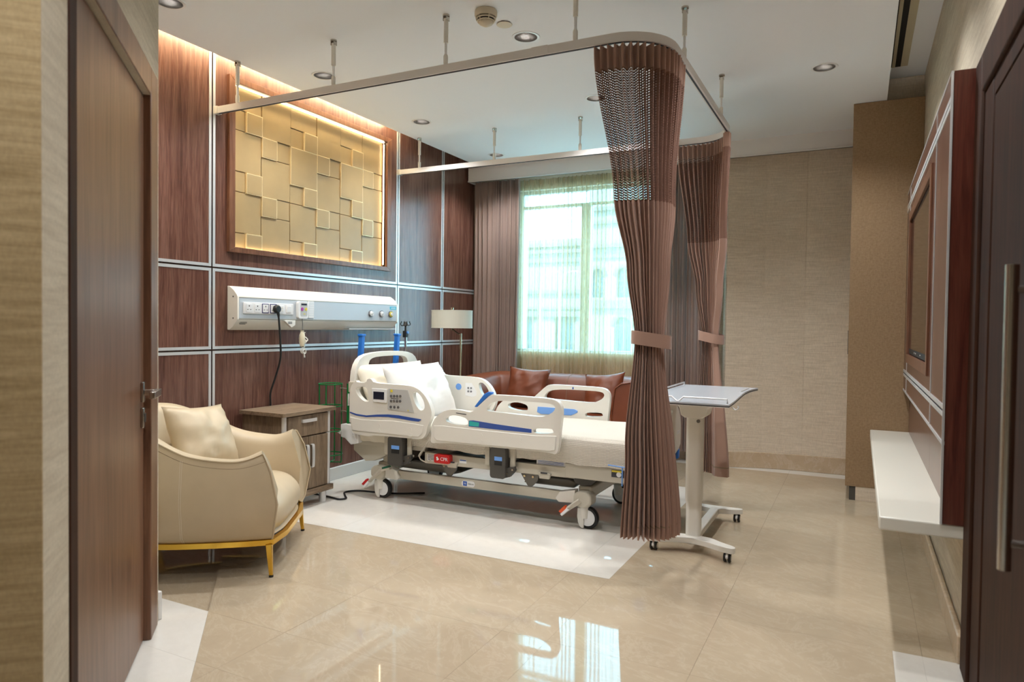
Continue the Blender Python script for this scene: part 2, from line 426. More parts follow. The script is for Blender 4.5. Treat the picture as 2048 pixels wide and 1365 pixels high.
def smooth_poly(pts, it=2, closed=True):
    for _ in range(it):
        out = []; m = len(pts)
        for i in range(m if closed else m-1):
            a, b = Vector(pts[i]), Vector(pts[(i+1) % m]); out += [tuple(a*.75+b*.25), tuple(a*.25+b*.75)]
        if not closed: out = [tuple(pts[0])] + out + [tuple(pts[-1])]
        pts = out
    return pts
def catmull(pts, n=8, closed=False):
    P = [Vector(p) for p in pts]; out = []; m = len(P)
    for i in range(m if closed else m-1):
        p0 = P[i-1] if (i > 0 or closed) else P[i]*2-P[i+1]; p1 = P[i]; p2 = P[(i+1) % m]
        p3 = P[(i+2) % m] if (closed or i+2 < m) else p2*2-p1
        for k in range(n):
            t = k/n; out.append(.5*((2*p1)+(p2-p0)*t+(2*p0-5*p1+4*p2-p3)*t*t+(3*p1-p0-3*p2+p3)*t**3))
    if not closed: out.append(P[-1])
    return out
def lerp_tab(tab, x):
    if x <= tab[0][0]: return tab[0][1]
    for (a, va), (b, vb) in zip(tab, tab[1:]):
        if x <= b:
            t = (x-a)/(b-a); t = t*t*(3-2*t); return va+(vb-va)*t
    return tab[-1][1]
def text_mesh(txt, size, mat, parent, origin, ux, uy, name='lettering', depth=.0004, bold=0):
    cu = bpy.data.curves.new('t', 'FONT'); cu.body = txt; cu.size = size; cu.align_x = 'CENTER'; cu.align_y = 'CENTER'; cu.extrude = depth; cu.offset = bold
    cu.resolution_u = 2
    to = bpy.data.objects.new('t', cu); COL.objects.link(to)
    me = bpy.data.meshes.new_from_object(to); bpy.data.objects.remove(to)
    ux, uy = Vector(ux).normalized(), Vector(uy).normalized(); uz = ux.cross(uy); o3 = Vector(origin)
    b = B(); b.v = [o3 + ux*v.co.x + uy*v.co.y + uz*v.co.z for v in me.vertices]; b.f = [tuple(p.vertices) for p in me.polygons]
    return b.build(name, mat, parent)
# ================================================================== STRUCTURE
X0 = -3.418; CZ = 2.65; YW = 6.03; XR = .345
# ---- floor: every slab its own tile, clipped to the marble / white fields
fl = B(); fl.box(-3.7, .6, -1.8, 6.3, -.12, -.016); floor = struct(fl.build('floor', 'marble'))
def clip(poly, a, b, c):       # keep a*x+b*y<=c
    out = []; m = len(poly)
    for i in range(m):
        p, q = poly[i], poly[(i+1) % m]; dp, dq = a*p[0]+b*p[1]-c, a*q[0]+b*q[1]-c
        if dp <= 0: out.append(p)
        if dp*dq < 0: t = dp/(dp-dq); out.append((p[0]+(q[0]-p[0])*t, p[1]+(q[1]-p[1])*t))
    return out
def area(p): return abs(sum(p[i][0]*p[(i+1) % len(p)][1]-p[(i+1) % len(p)][0]*p[i][1] for i in range(len(p))))/2 if len(p) > 2 else 0
def tile(poly, mat, name):
    if area(poly) < .002: return
    c = Vector((sum(p[0] for p in poly)/len(poly), sum(p[1] for p in poly)/len(poly))); q = []
    for p in poly:
        v = Vector(p)-c; L = v.length; q.append(tuple(c + v*(1-.0005/L)))
    B().prism(q, -.014, 0, 'z').build(name, mat, floor)
T = .70; gx = [-.478+T*k for k in range(-5, 3)]; gy = [2.293+T*k for k in range(-6, 7)]
BX, BY0, BY1 = -.993, 2.995, 4.99
def clipall(poly, hs):
    for h in hs:
        if len(poly) < 3: return []
        poly = clip(poly, *h)
    return poly
room = [(-1, 0, 3.43), (1, 0, .36), (0, 1, 6.05), (0, -1, 1.7)]
diag = (-1, -1, .385)           # x+y >= -.385
for i in range(len(gx)-1):
    for j in range(len(gy)-1):
        cell = [(gx[i], gy[j]), (gx[i+1], gy[j]), (gx[i+1], gy[j+1]), (gx[i], gy[j+1])]
        cell = clipall(cell, room)
        if area(cell) < .002: continue
        # white field below the bed
        tile(clipall(cell, [(1, 0, BX), (0, -1, -BY0), (0, 1, BY1)]), 'marble_white', 'white_floor_tile')
        parts = [[(1, 0, BX), (0, 1, BY0), (0, -1, -1.896)], [(1, 0, BX), (0, -1, -BY1), (0, 1, 5.865)], [(-1, 0, -BX), (0, 1, 5.865), (0, -1, -2.81)],
                 [(-1, 0, -BX), (0, 1, 2.81), (1, 0, .13)]]
        parts[3].append(diag); parts[0].append(diag)
        for h in parts: tile(clipall(cell, h), 'marble', 'marble_floor_tile')
        # remaining marble between y<1.896 and the diagonal border
        tile(clipall(cell, [(1, 0, BX), (0, 1, 1.896), diag]), 'marble', 'marble_floor_tile')
        # white borders
        tile(clipall(cell, [(0, -1, -5.865)]), 'marble_white', 'white_border_tile')
        tile(clipall(cell, [(-1, 0, -.13), (0, 1, 2.81)]), 'marble_white', 'white_border_tile')
        tile(clipall(cell, [(1, 1, -.385), (0, 1, 1.896), (-1, -1, .70), ]), 'marble_white', 'white_border_tile')
        tile(clipall(cell, [(1, 1, -.70), (0, 1, 1.896)]), 'marble_white', 'white_border_tile')

# ---- ceiling with openings for the downlights
DL = [(-2.94, 2.216), (-2.94, 3.27), (-2.94, 4.32), (-2.90, 5.43), (-1.585, 3.278), (-1.585, 4.347), (-.214, 4.377), (-1.585, 2.216), (-.214, 3.29), (-.214, 2.216), (-.75, .55)]
def circ(x, y, r, n=28): return [(x+r*math.cos(2*PI*i/n), y+r*math.sin(2*PI*i/n)) for i in range(n)]
RC = .062
cb = B(); cb.prism([(-3.262, -1.75), (.128, -1.75), (.128, 6.2), (-3.262, 6.2)], CZ, CZ+.13, 'z', [circ(x, y, RC) for x, y in DL])
ceiling = struct(cb.build('ceiling', 'ceiling', smooth=30))
cu = B(); cu.box(-3.6, .6, -1.9, 6.4, 2.86, 2.95); cu.box(-3.6, -3.25, 1.6, 6.2, 2.80, 2.86); cu.box(.12, .6, -1.8, 5.30, 2.82, 2.86); 
struct(cu.build('ceiling_upper', 'ceiling'))
struct(B().box(.129, XR+.1, 5.28, 6.2, CZ, 2.819).build('wall_bulkhead', 'wallpaper'))
# ---- walls
wl = B(); wl.box(-3.62, X0-.02, 1.5, 2.967, 0, 2.86); wl.box(-3.62, X0-.02, 4.585, 6.3, 0, 2.86); wl.box(-3.62, X0-.02, 2.967, 4.585, 0, 1.57); wl.box(-3.62, X0-.02, 2.967, 4.585, 2.64, 2.86)
wl.box(-3.62, X0-.055, 2.967, 4.585, 1.57, 2.64)
wall_left = struct(wl.build('wall_left', 'frame_wood'))
YS = [1.745, 2.859, 4.689, 5.374, YW]; ZS = [.09, .979, 1.468, 2.80]; g = .005; sw = .017; SEAM = 3.785
NI = (3.012, 4.52, 1.60, 2.60)
for i in range(4):
    for j in range(3):
        y0, y1, z0, z1 = YS[i]+g, YS[i+1]-g, ZS[j]+(g if j else 0), ZS[j+1]-(g if j < 2 else 0)
        if i == 1:
            s0, s1 = SEAM-.0008, SEAM+.0008
            if j == 2:
                a, b_, c, d = NI
                B().prism([(y0, z0), (s0, z0), (s0, c), (a, c), (a, d), (s0, d), (s0, z1), (y0, z1)], X0-.02, X0, 'x').build('wood_panel', 'panel', wall_left)
                B().prism([(s1, z0), (y1, z0), (y1, z1), (s1, z1), (s1, d), (b_, d), (b_, c), (s1, c)], X0-.02, X0, 'x').build('wood_panel', 'panel', wall_left)
            else:
                B().box(X0-.02, X0, y0, s0, z0, z1).build('wood_panel', 'panel', wall_left); B().box(X0-.02, X0, s1, y1, z0, z1).build('wood_panel', 'panel', wall_left)
        else:
            B().box(X0-.02, X0, y0, y1, z0, z1).build('wood_panel', 'panel', wall_left)
        e = X0+.0025; k = X0-.004
        def strip(a, b_, c, d): B().box(k, e, a, b_, c, d).build('metal_strip', 'silver', wall_left)
        if j > 0: strip(y0, y1, z0, z0+sw)
        if j < 2: strip(y0, y1, z1-sw, z1)
        zz0, zz1 = z0+(sw if j else 0), z1-(sw if j < 2 else 0)
        if i > 0: strip(y0, y0+sw, zz0, zz1)
        if i < 3: strip(y1-sw, y1, zz0, zz1)
struct(B().box(X0-.02, X0+.016, 1.745, YW, 0, .092).build('baseboard_left', 'skirting_white', bevel=.004))
# cove light strip hidden in the ceiling slot along the wood wall
tag(B().box(-3.30, -3.275, 1.80, 4.66, 2.775, 2.785).build('cove_light', M['led_cove']), 'long LED strip in the ceiling slot above the wood wall', 'light strip')
# back (window) wall with the window opening
WX0, WX1, WZ0, WZ1 = -3.0, -1.3, .89, 2.44
wb = B(); wb.box(-3.62, WX0, YW, YW+.28, 0, 2.86); wb.box(WX1, .6, YW, YW+.28, 0, 2.86); wb.box(WX0, WX1, YW, YW+.28, 0, WZ0); wb.box(WX0, WX1, YW, YW+.28, WZ1, 2.86)
wb.prism([(-.36, YW+.01), (-.40, YW-.002), (-.55, 6.014), (-.70, 5.984), (-.85, 5.935), (-.98, 5.88), (-1.04, YW+.01)], 0, CZ, 'z')
struct(wb.build('wall_back', 'wallpaper'))
bb = B(); bb.ribbon([(-1.03, 5.96, .065), (-.985, 5.872, .065), (-.85, 5.927, .065), (-.70, 5.976, .065), (-.55, 6.006, .065), (-.40, 6.021, .065), (-.07, 6.022, .065)], .008, .065)
struct(bb.build('baseboard_back', 'skirting', bevel=.003))
# right wall, entry walls
struct(B().box(XR, XR+.2, -1.8, 6.2, 0, 2.86).build('wall_right', 'wallpaper_entry'))
br = B(); br.box(XR-.022, XR, 2.80, 5.16, 0, .10); struct(br.build('baseboard_right', 'skirting', bevel=.006))
G2 = Vector((-1.43, .80, 0)); H2 = Vector((-2.375, 1.745, 0)); e_ = Vector((-.70711, .70711, 0)); n_ = Vector((.70711, .70711, 0))
ROT = Matrix((e_, n_, Vector((0, 0, 1)))).transposed()       # local x along wall, y out into the room
def DP(s, n, z): return G2 + e_*s + n_*n + Vector((0, 0, z))
def dbox(b, s0, s1, n0, n1, z0, z1): return b.obox(DP((s0+s1)/2, (n0+n1)/2, (z0+z1)/2), (s1-s0, n1-n0, z1-z0), ROT)
LG = (H2-G2).length; S0, S1, HZ = .232, 1.175, 1.945
wd = B(); dbox(wd, 0, S0, -.16, 0, 0, 2.8); dbox(wd, S1, LG, -.11, 0, 0, 2.8); dbox(wd, S0, S1, -.16, 0, HZ, 2.8)
struct(wd.build('wall_entry', 'wallpaper_entry'))
wr = B(); wr.prism([(-3.62, 1.745), (-2.375, 1.745), (-2.44, 1.62), (-3.62, 1.55)], 0, 2.8, 'z'); struct(wr.build('wall_return', 'wallpaper_entry'))
struct(B().box(X0, -2.375, 1.745, 1.763, 0, .11).build('baseboard_return', 'skirting_white', bevel=.004))
wn = B(); wn.prism([(-1.426, .796), (-2.196, .026), (-2.3, .13), (-1.54, .89)], 0, 2.8, 'z'); struct(wn.build('wall_near', 'wallpaper_gold'))
wk = B(); wk.box(-2.4, -2.2, -1.8, .05, 0, 2.8); wk.box(-2.4, .5, -1.9, -1.75, 0, 2.8); struct(wk.build('wall_behind', 'wallpaper_entry'))
# ---- pelmet in front of the window head and the ceiling slot fascia
pm = B(); pm.box(-3.40, -.07, 5.795, 5.815, 2.515, CZ+.002); pm.box(-3.40, -3.38, 5.815, YW, 2.515, CZ+.002); pm.box(-3.40, -.07, 5.785, 5.815, 2.515, 2.527)
struct(pm.build('trim_1', 'white_paint', bevel=.002))

# ---- window: frame, mullion, panes
win = thing('window_1', None, None, ((WX0+WX1)/2, YW+.12, WZ0)); win['kind'] = 'structure'
wy0, wy1 = YW+.07, YW+.13
f = B(); f.box(WX0, WX0+.05, wy0, wy1, WZ0, WZ1); f.box(WX1-.05, WX1, wy0, wy1, WZ0, WZ1); f.box(WX0, WX1, wy0, wy1, WZ0, WZ0+.03)
f.build('window_frame', 'window_frame', win, bevel=.004)
f = B(); f.box(WX0+.05, WX1-.05, wy0, wy1, 2.27, 2.30); f.box(WX0+.05, WX1-.05, wy0, wy1, 2.41, WZ1); f.build('head_rail', 'window_frame', win, bevel=.004)
f = B(); f.box(-2.345, -2.300, wy0-.01, wy1, WZ0+.03, 2.27); f.box(-2.298, -2.255, wy0, wy1+.02, WZ0+.03, 2.27); f.build('mullion', 'window_frame', win, bevel=.004)
f = B(); f.box(WX0+.05, WX1-.05, wy0+.03, wy0+.036, 2.30, 2.41); f.build('vent_pane', 'glass', win)
B().box(WX0+.05, -2.345, wy0+.03, wy0+.036, WZ0+.03, 2.27).build('pane', 'glass', win)
B().box(-2.255, WX1-.05, wy0+.03, wy0+.036, WZ0+.03, 2.27).build('pane', 'glass', win)
B().box(WX0, WX1, YW-.0, wy0, WZ0-.002, WZ0+.012).build('window_sill', 'white_paint', win, bevel=.002)

# ---- entry door on the diagonal wall
door = thing('door_1', None, None, DP((S0+S1)/2, 0, 0), 0); door['kind'] = 'structure'
fr = B(); dbox(fr, S0-.060, S0, -.12, .004, 0, HZ+.10); fr.build('jamb', 'door_dark', door, bevel=.004)  # near jamb: its shade is put into a darker wood colour
fr = B(); dbox(fr, S1-.01, S1+.125, -.12, .004, 0, HZ+.10); fr.build('jamb', 'door_wood', door, bevel=.004)
fr = B(); dbox(fr, S0, S1-.01, -.12, .004, HZ, HZ+.10); fr.build('door_head', 'door_wood', door, bevel=.004)
fr = B(); dbox(fr, S0+.003, S1-.013, -.065, -.020, .008, HZ-.004); leaf = fr.build('door_leaf', 'door_wood', door, bevel=.003)
fr = B(); dbox(fr, S0+.003, S1-.013, -.115, -.070, .0, HZ-.001); fr.build('door_stop', 'door_dark', door)
fr = B(); dbox(fr, 1.105, 1.135, -.020, -.010, .865, .935); fr.build('handle_rose', 'steel', leaf, bevel=.002)
fr = B(); dbox(fr, 1.11, 1.13, -.010, .034, .888, .908); dbox(fr, 1.0, 1.13, .024, .042, .886, .910); fr.build('lever_handle', 'steel', leaf, bevel=.002)
fr = B(); dbox(fr, 1.105, 1.135, -.020, -.010, .775, .845); fr.build('lock_plate', 'steel', leaf, bevel=.002)
fr = B(); dbox(fr, 1.114, 1.126, -.0105, -.006, .795, .825); fr.build('thumb_turn', 'dark_grey', leaf)

# ---- dark wooden door with a bar handle in the right wall
d2 = thing('door_2', None, None, (XR, 1.9, 0)); d2['kind'] = 'structure'
xf = XR-.018
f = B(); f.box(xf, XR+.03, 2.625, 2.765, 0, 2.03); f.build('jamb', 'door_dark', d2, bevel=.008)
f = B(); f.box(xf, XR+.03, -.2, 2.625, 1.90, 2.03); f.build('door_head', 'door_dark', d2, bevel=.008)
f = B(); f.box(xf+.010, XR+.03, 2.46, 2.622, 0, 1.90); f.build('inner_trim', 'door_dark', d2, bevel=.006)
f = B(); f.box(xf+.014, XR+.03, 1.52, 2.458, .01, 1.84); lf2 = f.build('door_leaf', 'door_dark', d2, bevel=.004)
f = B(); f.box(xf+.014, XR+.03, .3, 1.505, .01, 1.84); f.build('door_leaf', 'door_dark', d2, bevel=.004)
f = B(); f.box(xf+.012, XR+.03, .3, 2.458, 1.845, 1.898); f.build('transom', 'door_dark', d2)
f = B(); f.cyl((.275, 1.715, .66), (.275, 1.715, 1.285), .0125, n=20); f.build('bar_handle', 'steel', lf2, smooth=40)
for z in (.715, 1.235):
    B().cyl((.275, 1.715, z), (xf+.014, 1.715, z), .0085, n=14).build('handle_post', 'steel', lf2, smooth=40)
f = B(); f.cyl((xf+.014, 1.57, .93), (.30, 1.57, .93), .012, n=16); f.build('door_knob', 'steel', lf2, smooth=40)

# ================================================================== OUTSIDE
gr = B(); gr.box(-140, 80, 12, 160, -11.2, -11); tag(struct(gr.build('ground', 'asphalt')), 'pale street ground below the window')
def arch(xc, w, z0, zs, n=14): return [(xc-w/2, z0), (xc+w/2, z0)] + [(xc+w/2*math.cos(PI*i/n), zs+w/2*math.sin(PI*i/n)) for i in range(n+1)]
def building(name, label, x0, x1, Y, top, bands, wins, rot=0):
    t = thing(name, label, 'building', ((x0+x1)/2, Y, -11))
    holes = [list(reversed(arch(*w))) for w in wins]
    b = B(); b.prism([(x0, -11), (x1, -11), (x1, top), (x0, top)], Y, Y+.6, 'y', holes); b.box(x0, x1, Y+.61, Y+8, -11, top); b.build('facade', 'stone', t)
    for z, h, d in bands: B().box(x0-.1, x1+.1, Y-d, Y+.02, z, z+h).build('cornice', 'stone_trim', t)
    for (xc, w, z0, zs) in wins:
        o = B(); o.prism(arch(xc, w-.02, z0, zs), Y+.35, Y+.40, 'y'); wo = o.build('window', 'far_glass', t)
        m = B()
        for z in [z0+(zs-z0)*k/4 for k in range(1, 5)]: m.box(xc-w/2, xc+w/2, Y+.28, Y+.34, z-.06, z+.06)
        m.box(xc-.06, xc+.06, Y+.28, Y+.34, z0, zs+w*.45); m.build('glazing_bar', 'stone_trim', wo)
        ring = [(xc+(w/2+.18)*math.cos(PI*i/16), Y-.05, zs+(w/2+.18)*math.sin(PI*i/16)) for i in range(17)]
        B().ribbon(ring, .14, .12, (0, 1, 0)).build('arch_moulding', 'stone_trim', t)
    return t
building('stone_building', 'pale stone building with arched windows seen through the left window pane', -60, -24.8, 70, 10.6,
    [(9.7, .35, .7), (9.0, .4, .5), (8.0, .5, .4), (4.6, .4, .5), (2.9, .25, .3), (2.1, .6, .5)],
    [(-28.8, 2.1, -8, 1.6), (-33.6, 2.1, -8, 1.6), (-38.4, 2.1, -8, 1.6)])
building('stone_building', 'nearer pale stone building with narrow arched windows seen through the right window pane', -24.6, 2, 66, 19,
    [(12.6, .3, .5), (11.3, .3, .4), (8.9, .4, .6), (7.9, .3, .3), (2.9, .8, .6), (17.5, .6, .8)],
    [(-23.6, 1.3, 4.0, 6.2), (-20.9, 1.4, 4.0, 6.2), (-20.9, 1.7, -9, 1.2), (-17.3, 1.7, -9, 1.2), (-17.3, 1.4, 4, 6.2), (-13.7, 1.7, -9, 1.2), (-13.7, 1.4, 4, 6.2), (-10.1, 1.7, -9, 1.2)])
for k, (x, lab) in enumerate(((-19.0, 'curved grey street lamp outside the window, farther left one'), (-17.6, 'curved grey street lamp outside the window, farther right one'))):
    t = thing('street_lamp', lab, 'street lamp', (x, 42, -11), group='street lamps outside the window')
    B().tube([(x, 42, -11), (x, 42, 3.5)], .08, 8).build('pole', 'lamp_grey', t, smooth=60)
    pts = catmull([(x, 42, 3.5), (x+.08, 42, 4.1), (x+.35, 42, 4.5), (x+.75, 42, 4.65), (x+1.1, 42, 4.68)], 6)
    B().tube(pts, .05, 8).build('arm', 'lamp_grey', t, smooth=60)
    B().lathe([(0, -.12), (.16, -.05), (.2, 0), (.12, .1), (0, .12)], (x+1.1, 42, 4.62), 12).build('lamp_head', 'lamp_grey', t, smooth=60)

# ================================================================== CEILING FITTINGS
dl_lab = ['recessed downlight cut by the top left edge of the ceiling', 'recessed downlight above the gold tile niche beside a track hanger', 'recessed downlight over the far end of the wood wall',
  'recessed downlight nearest the window pelmet by the wood wall', 'recessed downlight beside the smoke detector', 'recessed downlight half hidden behind the netted curtain top', 'recessed downlight alone on the right of the ceiling',
  'recessed downlight overhead out of frame above the armchair side', 'recessed downlight overhead out of frame on the right', 'recessed downlight overhead out of frame near the bench', 'recessed downlight added out of view overhead in the entry']
proto_me = {}
for k, (x, y) in enumerate(DL):
    t = thing('downlight', dl_lab[k], 'downlight', (x, y, CZ), group='recessed ceiling downlights')
    def part(nm, prof, mt, n=28):
        if nm not in proto_me:
            o = B().lathe(prof, (x, y, CZ), n).build(nm, mt, t, smooth=(50 if nm != 'reflector' else 8)); proto_me[nm] = o.data
        else:
            o = bpy.data.objects.new(nm, proto_me[nm]); link(o, t)
    part('trim_ring', [(RC-.002, .0), (RC-.002, -.003), (RC+.010, -.003), (RC+.012, .0)], 'plastic_pure')
    part('reflector', [(RC-.003, .0), (RC-.010, .045), (RC-.028, .11)], 'reflector', 16)
    part('lamp_lens', [(0, .106), (RC-.03, .106), (RC-.03, .110), (0, .110)], 'lamp_glow', 16)
    L = bpy.data.lights.new('downlight_beam', 'SPOT'); L.energy = DOWNLIGHT_W; L.color = LIGHT_COL; L.spot_size = R(134); L.spot_blend = .7; L.shadow_soft_size = .035
    lo = bpy.data.objects.new('downlight_beam', L); COL.objects.link(lo); lo.parent = t; lo.location = (0, 0, .0 - .004)
    if k == 10: L.energy = DOWNLIGHT_W*1.5  # entry downlight: added out of view to light the door and near wall
# smoke detector
c = (-1.629, 2.927, CZ); t = thing('smoke_detector', 'ivory dome smoke detector with black slots on the ceiling', 'smoke detector', c)
B().lathe([(0, 0), (.052, 0), (.054, -.006), (.054, -.024), (.049, -.032), (.030, -.032), (0, -.032)], c, 28).build('base', 'detector', t, smooth=40)
B().lathe([(.034, -.031), (.038, -.036), (.036, -.046), (.030, -.052), (0, -.052)], c, 24).build('slot_core', 'slot', t, smooth=40)
for zz, rr in ((-.0405, .0455), (-.0505, .0395)):
    B().torus((c[0], c[1], CZ+zz), rr, .0032, 28, 6).build('slot_ring', 'detector', t, smooth=60)
rb = B()
for k in range(6):
    a = k*PI/3+.3; rb.tube([(c[0]+.048*math.cos(a), c[1]+.048*math.sin(a), CZ-.031), (c[0]+.045*math.cos(a), c[1]+.045*math.sin(a), CZ-.042), (c[0]+.034*math.cos(a), c[1]+.034*math.sin(a), CZ-.058)], .0026, 6)
rb.build('rib', 'detector', t, smooth=60)
B().lathe([(0, -.052), (.036, -.053), (.033, -.062), (.018, -.070), (.006, -.076), (0, -.077)], c, 24).build('dome', 'detector', t, smooth=50)
c = (-1.614, 3.09, CZ); t = thing('sprinkler_cover', 'flat round ivory cover plate on the ceiling by the smoke detector', 'cover plate', c)
B().lathe([(0, 0), (.034, 0), (.034, -.004), (0, -.004)], c, 28).build('collar', 'ink', t, smooth=30)
B().lathe([(0, -.004), (.038, -.004), (.039, -.0055), (.037, -.007), (0, -.008)], c, 28).build('cover_disc', 'detector', t, smooth=30)
# slot diffuser in the raised strip
t = thing('slot_diffuser', 'long two slot air diffuser in the raised ceiling strip', 'air diffuser', (.18, 4.0, 2.815))
b = B(); b.box(.128, .235, 2.6, 5.045, 2.816, 2.8195); b.build('frame', 'slot_frame', t)
B().box(.137, .147, 2.6, 5.033, 2.813, 2.8165).build('slot', 'slot', t); B().box(.165, .195, 2.6, 5.036, 2.813, 2.8165).build('slot', 'slot', t)
B().box(.147, .165, 2.6, 5.033, 2.810, 2.8165).build('blade', 'slot_frame', t)

# ================================================================== GOLD TILE NICHE
y0, y1, z0, z1 = NI; XB = X0-.052
t = thing('wall_art', 'backlit gold leather tile panel in a wooden frame on the wood wall', 'wall panel', (X0, 3.77, z0))
fo = [(2.967, 1.57), (4.575, 1.57), (4.575, 2.632), (2.967, 2.632)]; fi = [(3.012, 1.603), (4.52, 1.603), (4.52, 2.595), (3.012, 2.595)]
names = ['frame_side']*4
for k in range(4):
    a, b_, c, d = fo[k], fo[(k+1) % 4], fi[(k+1) % 4], fi[k]
    B().prism([a, b_, c, d], X0-.05, X0+.022, 'x').build('frame_side', 'frame_wood', t, bevel=.002)
B().box(XB, XB+.01, y0, y1, z0, z1).build('backing_board', 'gold_tile', t)
cw = (y1-y0)/6; cs = [y0+cw*k for k in range(7)]; hw = cw/2
def gt(a, b_, c, d, dep):
    tl = B().box(XB+.01, XB+.018+dep, a+.0025, b_-.0025, c+.0025, d-.0025).build('gold_tile', 'gold_tile', t, bevel=.0025)
    if dep > .008: B().box(XB+.0095, XB+.0165+dep, a-.0012, b_+.0012, c-.0012, d+.0012).build('tile_halo_rim', 'pale_gold', tl)  # rim behind each raised tile, its backlit halo painted in pale gold
H = z1-z0
for k in range(6):
    a, b_ = cs[k], cs[k+1]
    if k % 2 == 0: seq = [('s', .10), ('b', .252), ('s', .126), ('b', .252), ('s', .126), ('b', .144)]
    else: seq = [('b', .228), ('s', .126), ('b', .252), ('s', .126), ('b', .268)]
    z = z0; nb = 0
    for kind, h in seq:
        top = min(z1, z+h)
        if kind == 'b':
            dep = .003 + (.009 if (k in (2, 4) and nb == 1) else 0) + (.004 if (k in (1, 3) and nb == 2) else 0); nb += 1
            gt(a, b_, z, top, dep)
        elif k % 2 == 0: gt(a, a+hw, z, top, .0); gt(a+hw, b_, z, top, .014)
        else: gt(a, a+hw, z, top, 0.014); gt(a+hw, b_, z, top, .0)
        z = top
for nm, bx in (('led_strip', (X0-.020, X0-.010, y0+.004, y1-.004, z1-.010, z1-.004)), ('led_strip', (X0-.020, X0-.010, y0+.004, y1-.004, z0+.004, z0+.007)),
               ('led_strip', (X0-.020, X0-.010, y0+.003, y0+.006, z0+.02, z1-.02)), ('led_strip', (X0-.020, X0-.010, y1-.006, y1-.003, z0+.02, z1-.02))):
    B().box(*bx).build(nm, 'led', t)
# ================================================================== CURTAIN TRACK
ZT0, ZT1 = 2.371, 2.409; XT, YN, YF = -.763, 2.885, 4.69; RT = .22
def arc(cx, cy, r, a0, a1, n=10): return [(cx+r*math.cos(R(a0+(a1-a0)*i/n)), cy+r*math.sin(R(a0+(a1-a0)*i/n))) for i in range(n+1)]
tp = [(X0+.012, YN)] + arc(XT-RT, YN+RT, RT, -90, 0) + arc(XT-RT, YF-RT, RT, 0, 90) + [(X0+.012, YF)]
zt = (ZT0+ZT1)/2
trk = thing('curtain_track', 'white U shaped curtain track hung from the ceiling around the bed', 'curtain track', (-2.0, 3.8, ZT0))
B().ribbon([(x, y, zt) for x, y in tp], .013, .019).build('rail', 'white_paint', trk, smooth=30)
B().ribbon([(x, y, ZT0-.0015) for x, y in tp], .004, .002).build('rail_slot', 'ink', trk)
for y in (YN, YF): B().box(X0, X0+.03, y-.018, y+.018, ZT0-.003, ZT1+.003).build('wall_bracket', 'plastic_white', trk, bevel=.002)
B().box(-1.36, -1.28, YN-.0145, YN+.0145, ZT0+.002, ZT1+.002).build('rail_joint', 'white_paint', trk)
for (x, y) in ((-3.24, YN), (-2.527, YN), (-1.826, YN), (-1.152, YN), (XT, 3.287), (XT, 4.255), (-1.824, YF), (-2.523, YF), (-3.21, YF)):
    h = B().cyl((x, y, ZT1), (x, y, 2.58), .0065, n=12).build('hanger_rod', 'plastic_pure', trk, smooth=40)
    B().cyl((x, y, 2.515), (x, y, 2.632), .0115, n=14).build('upper_sleeve', 'plastic_white', h, smooth=40)
    B().lathe([(0, 2.405), (.009, 2.407), (.0115, 2.42), (.0115, 2.452), (.008, 2.46), (0, 2.46)], (x, y, 0), 14).build('lower_collar', 'plastic_white', h, smooth=40)
    b = B(); b.cyl((x, y, 2.642), (x, y, CZ), .017, n=14); b.box(x-.012, x-.009, y-.012, y+.012, 2.622, 2.644); b.box(x+.009, x+.012, y-.012, y+.012, 2.622, 2.644); b.build('ceiling_bracket', 'steel', h, smooth=40)

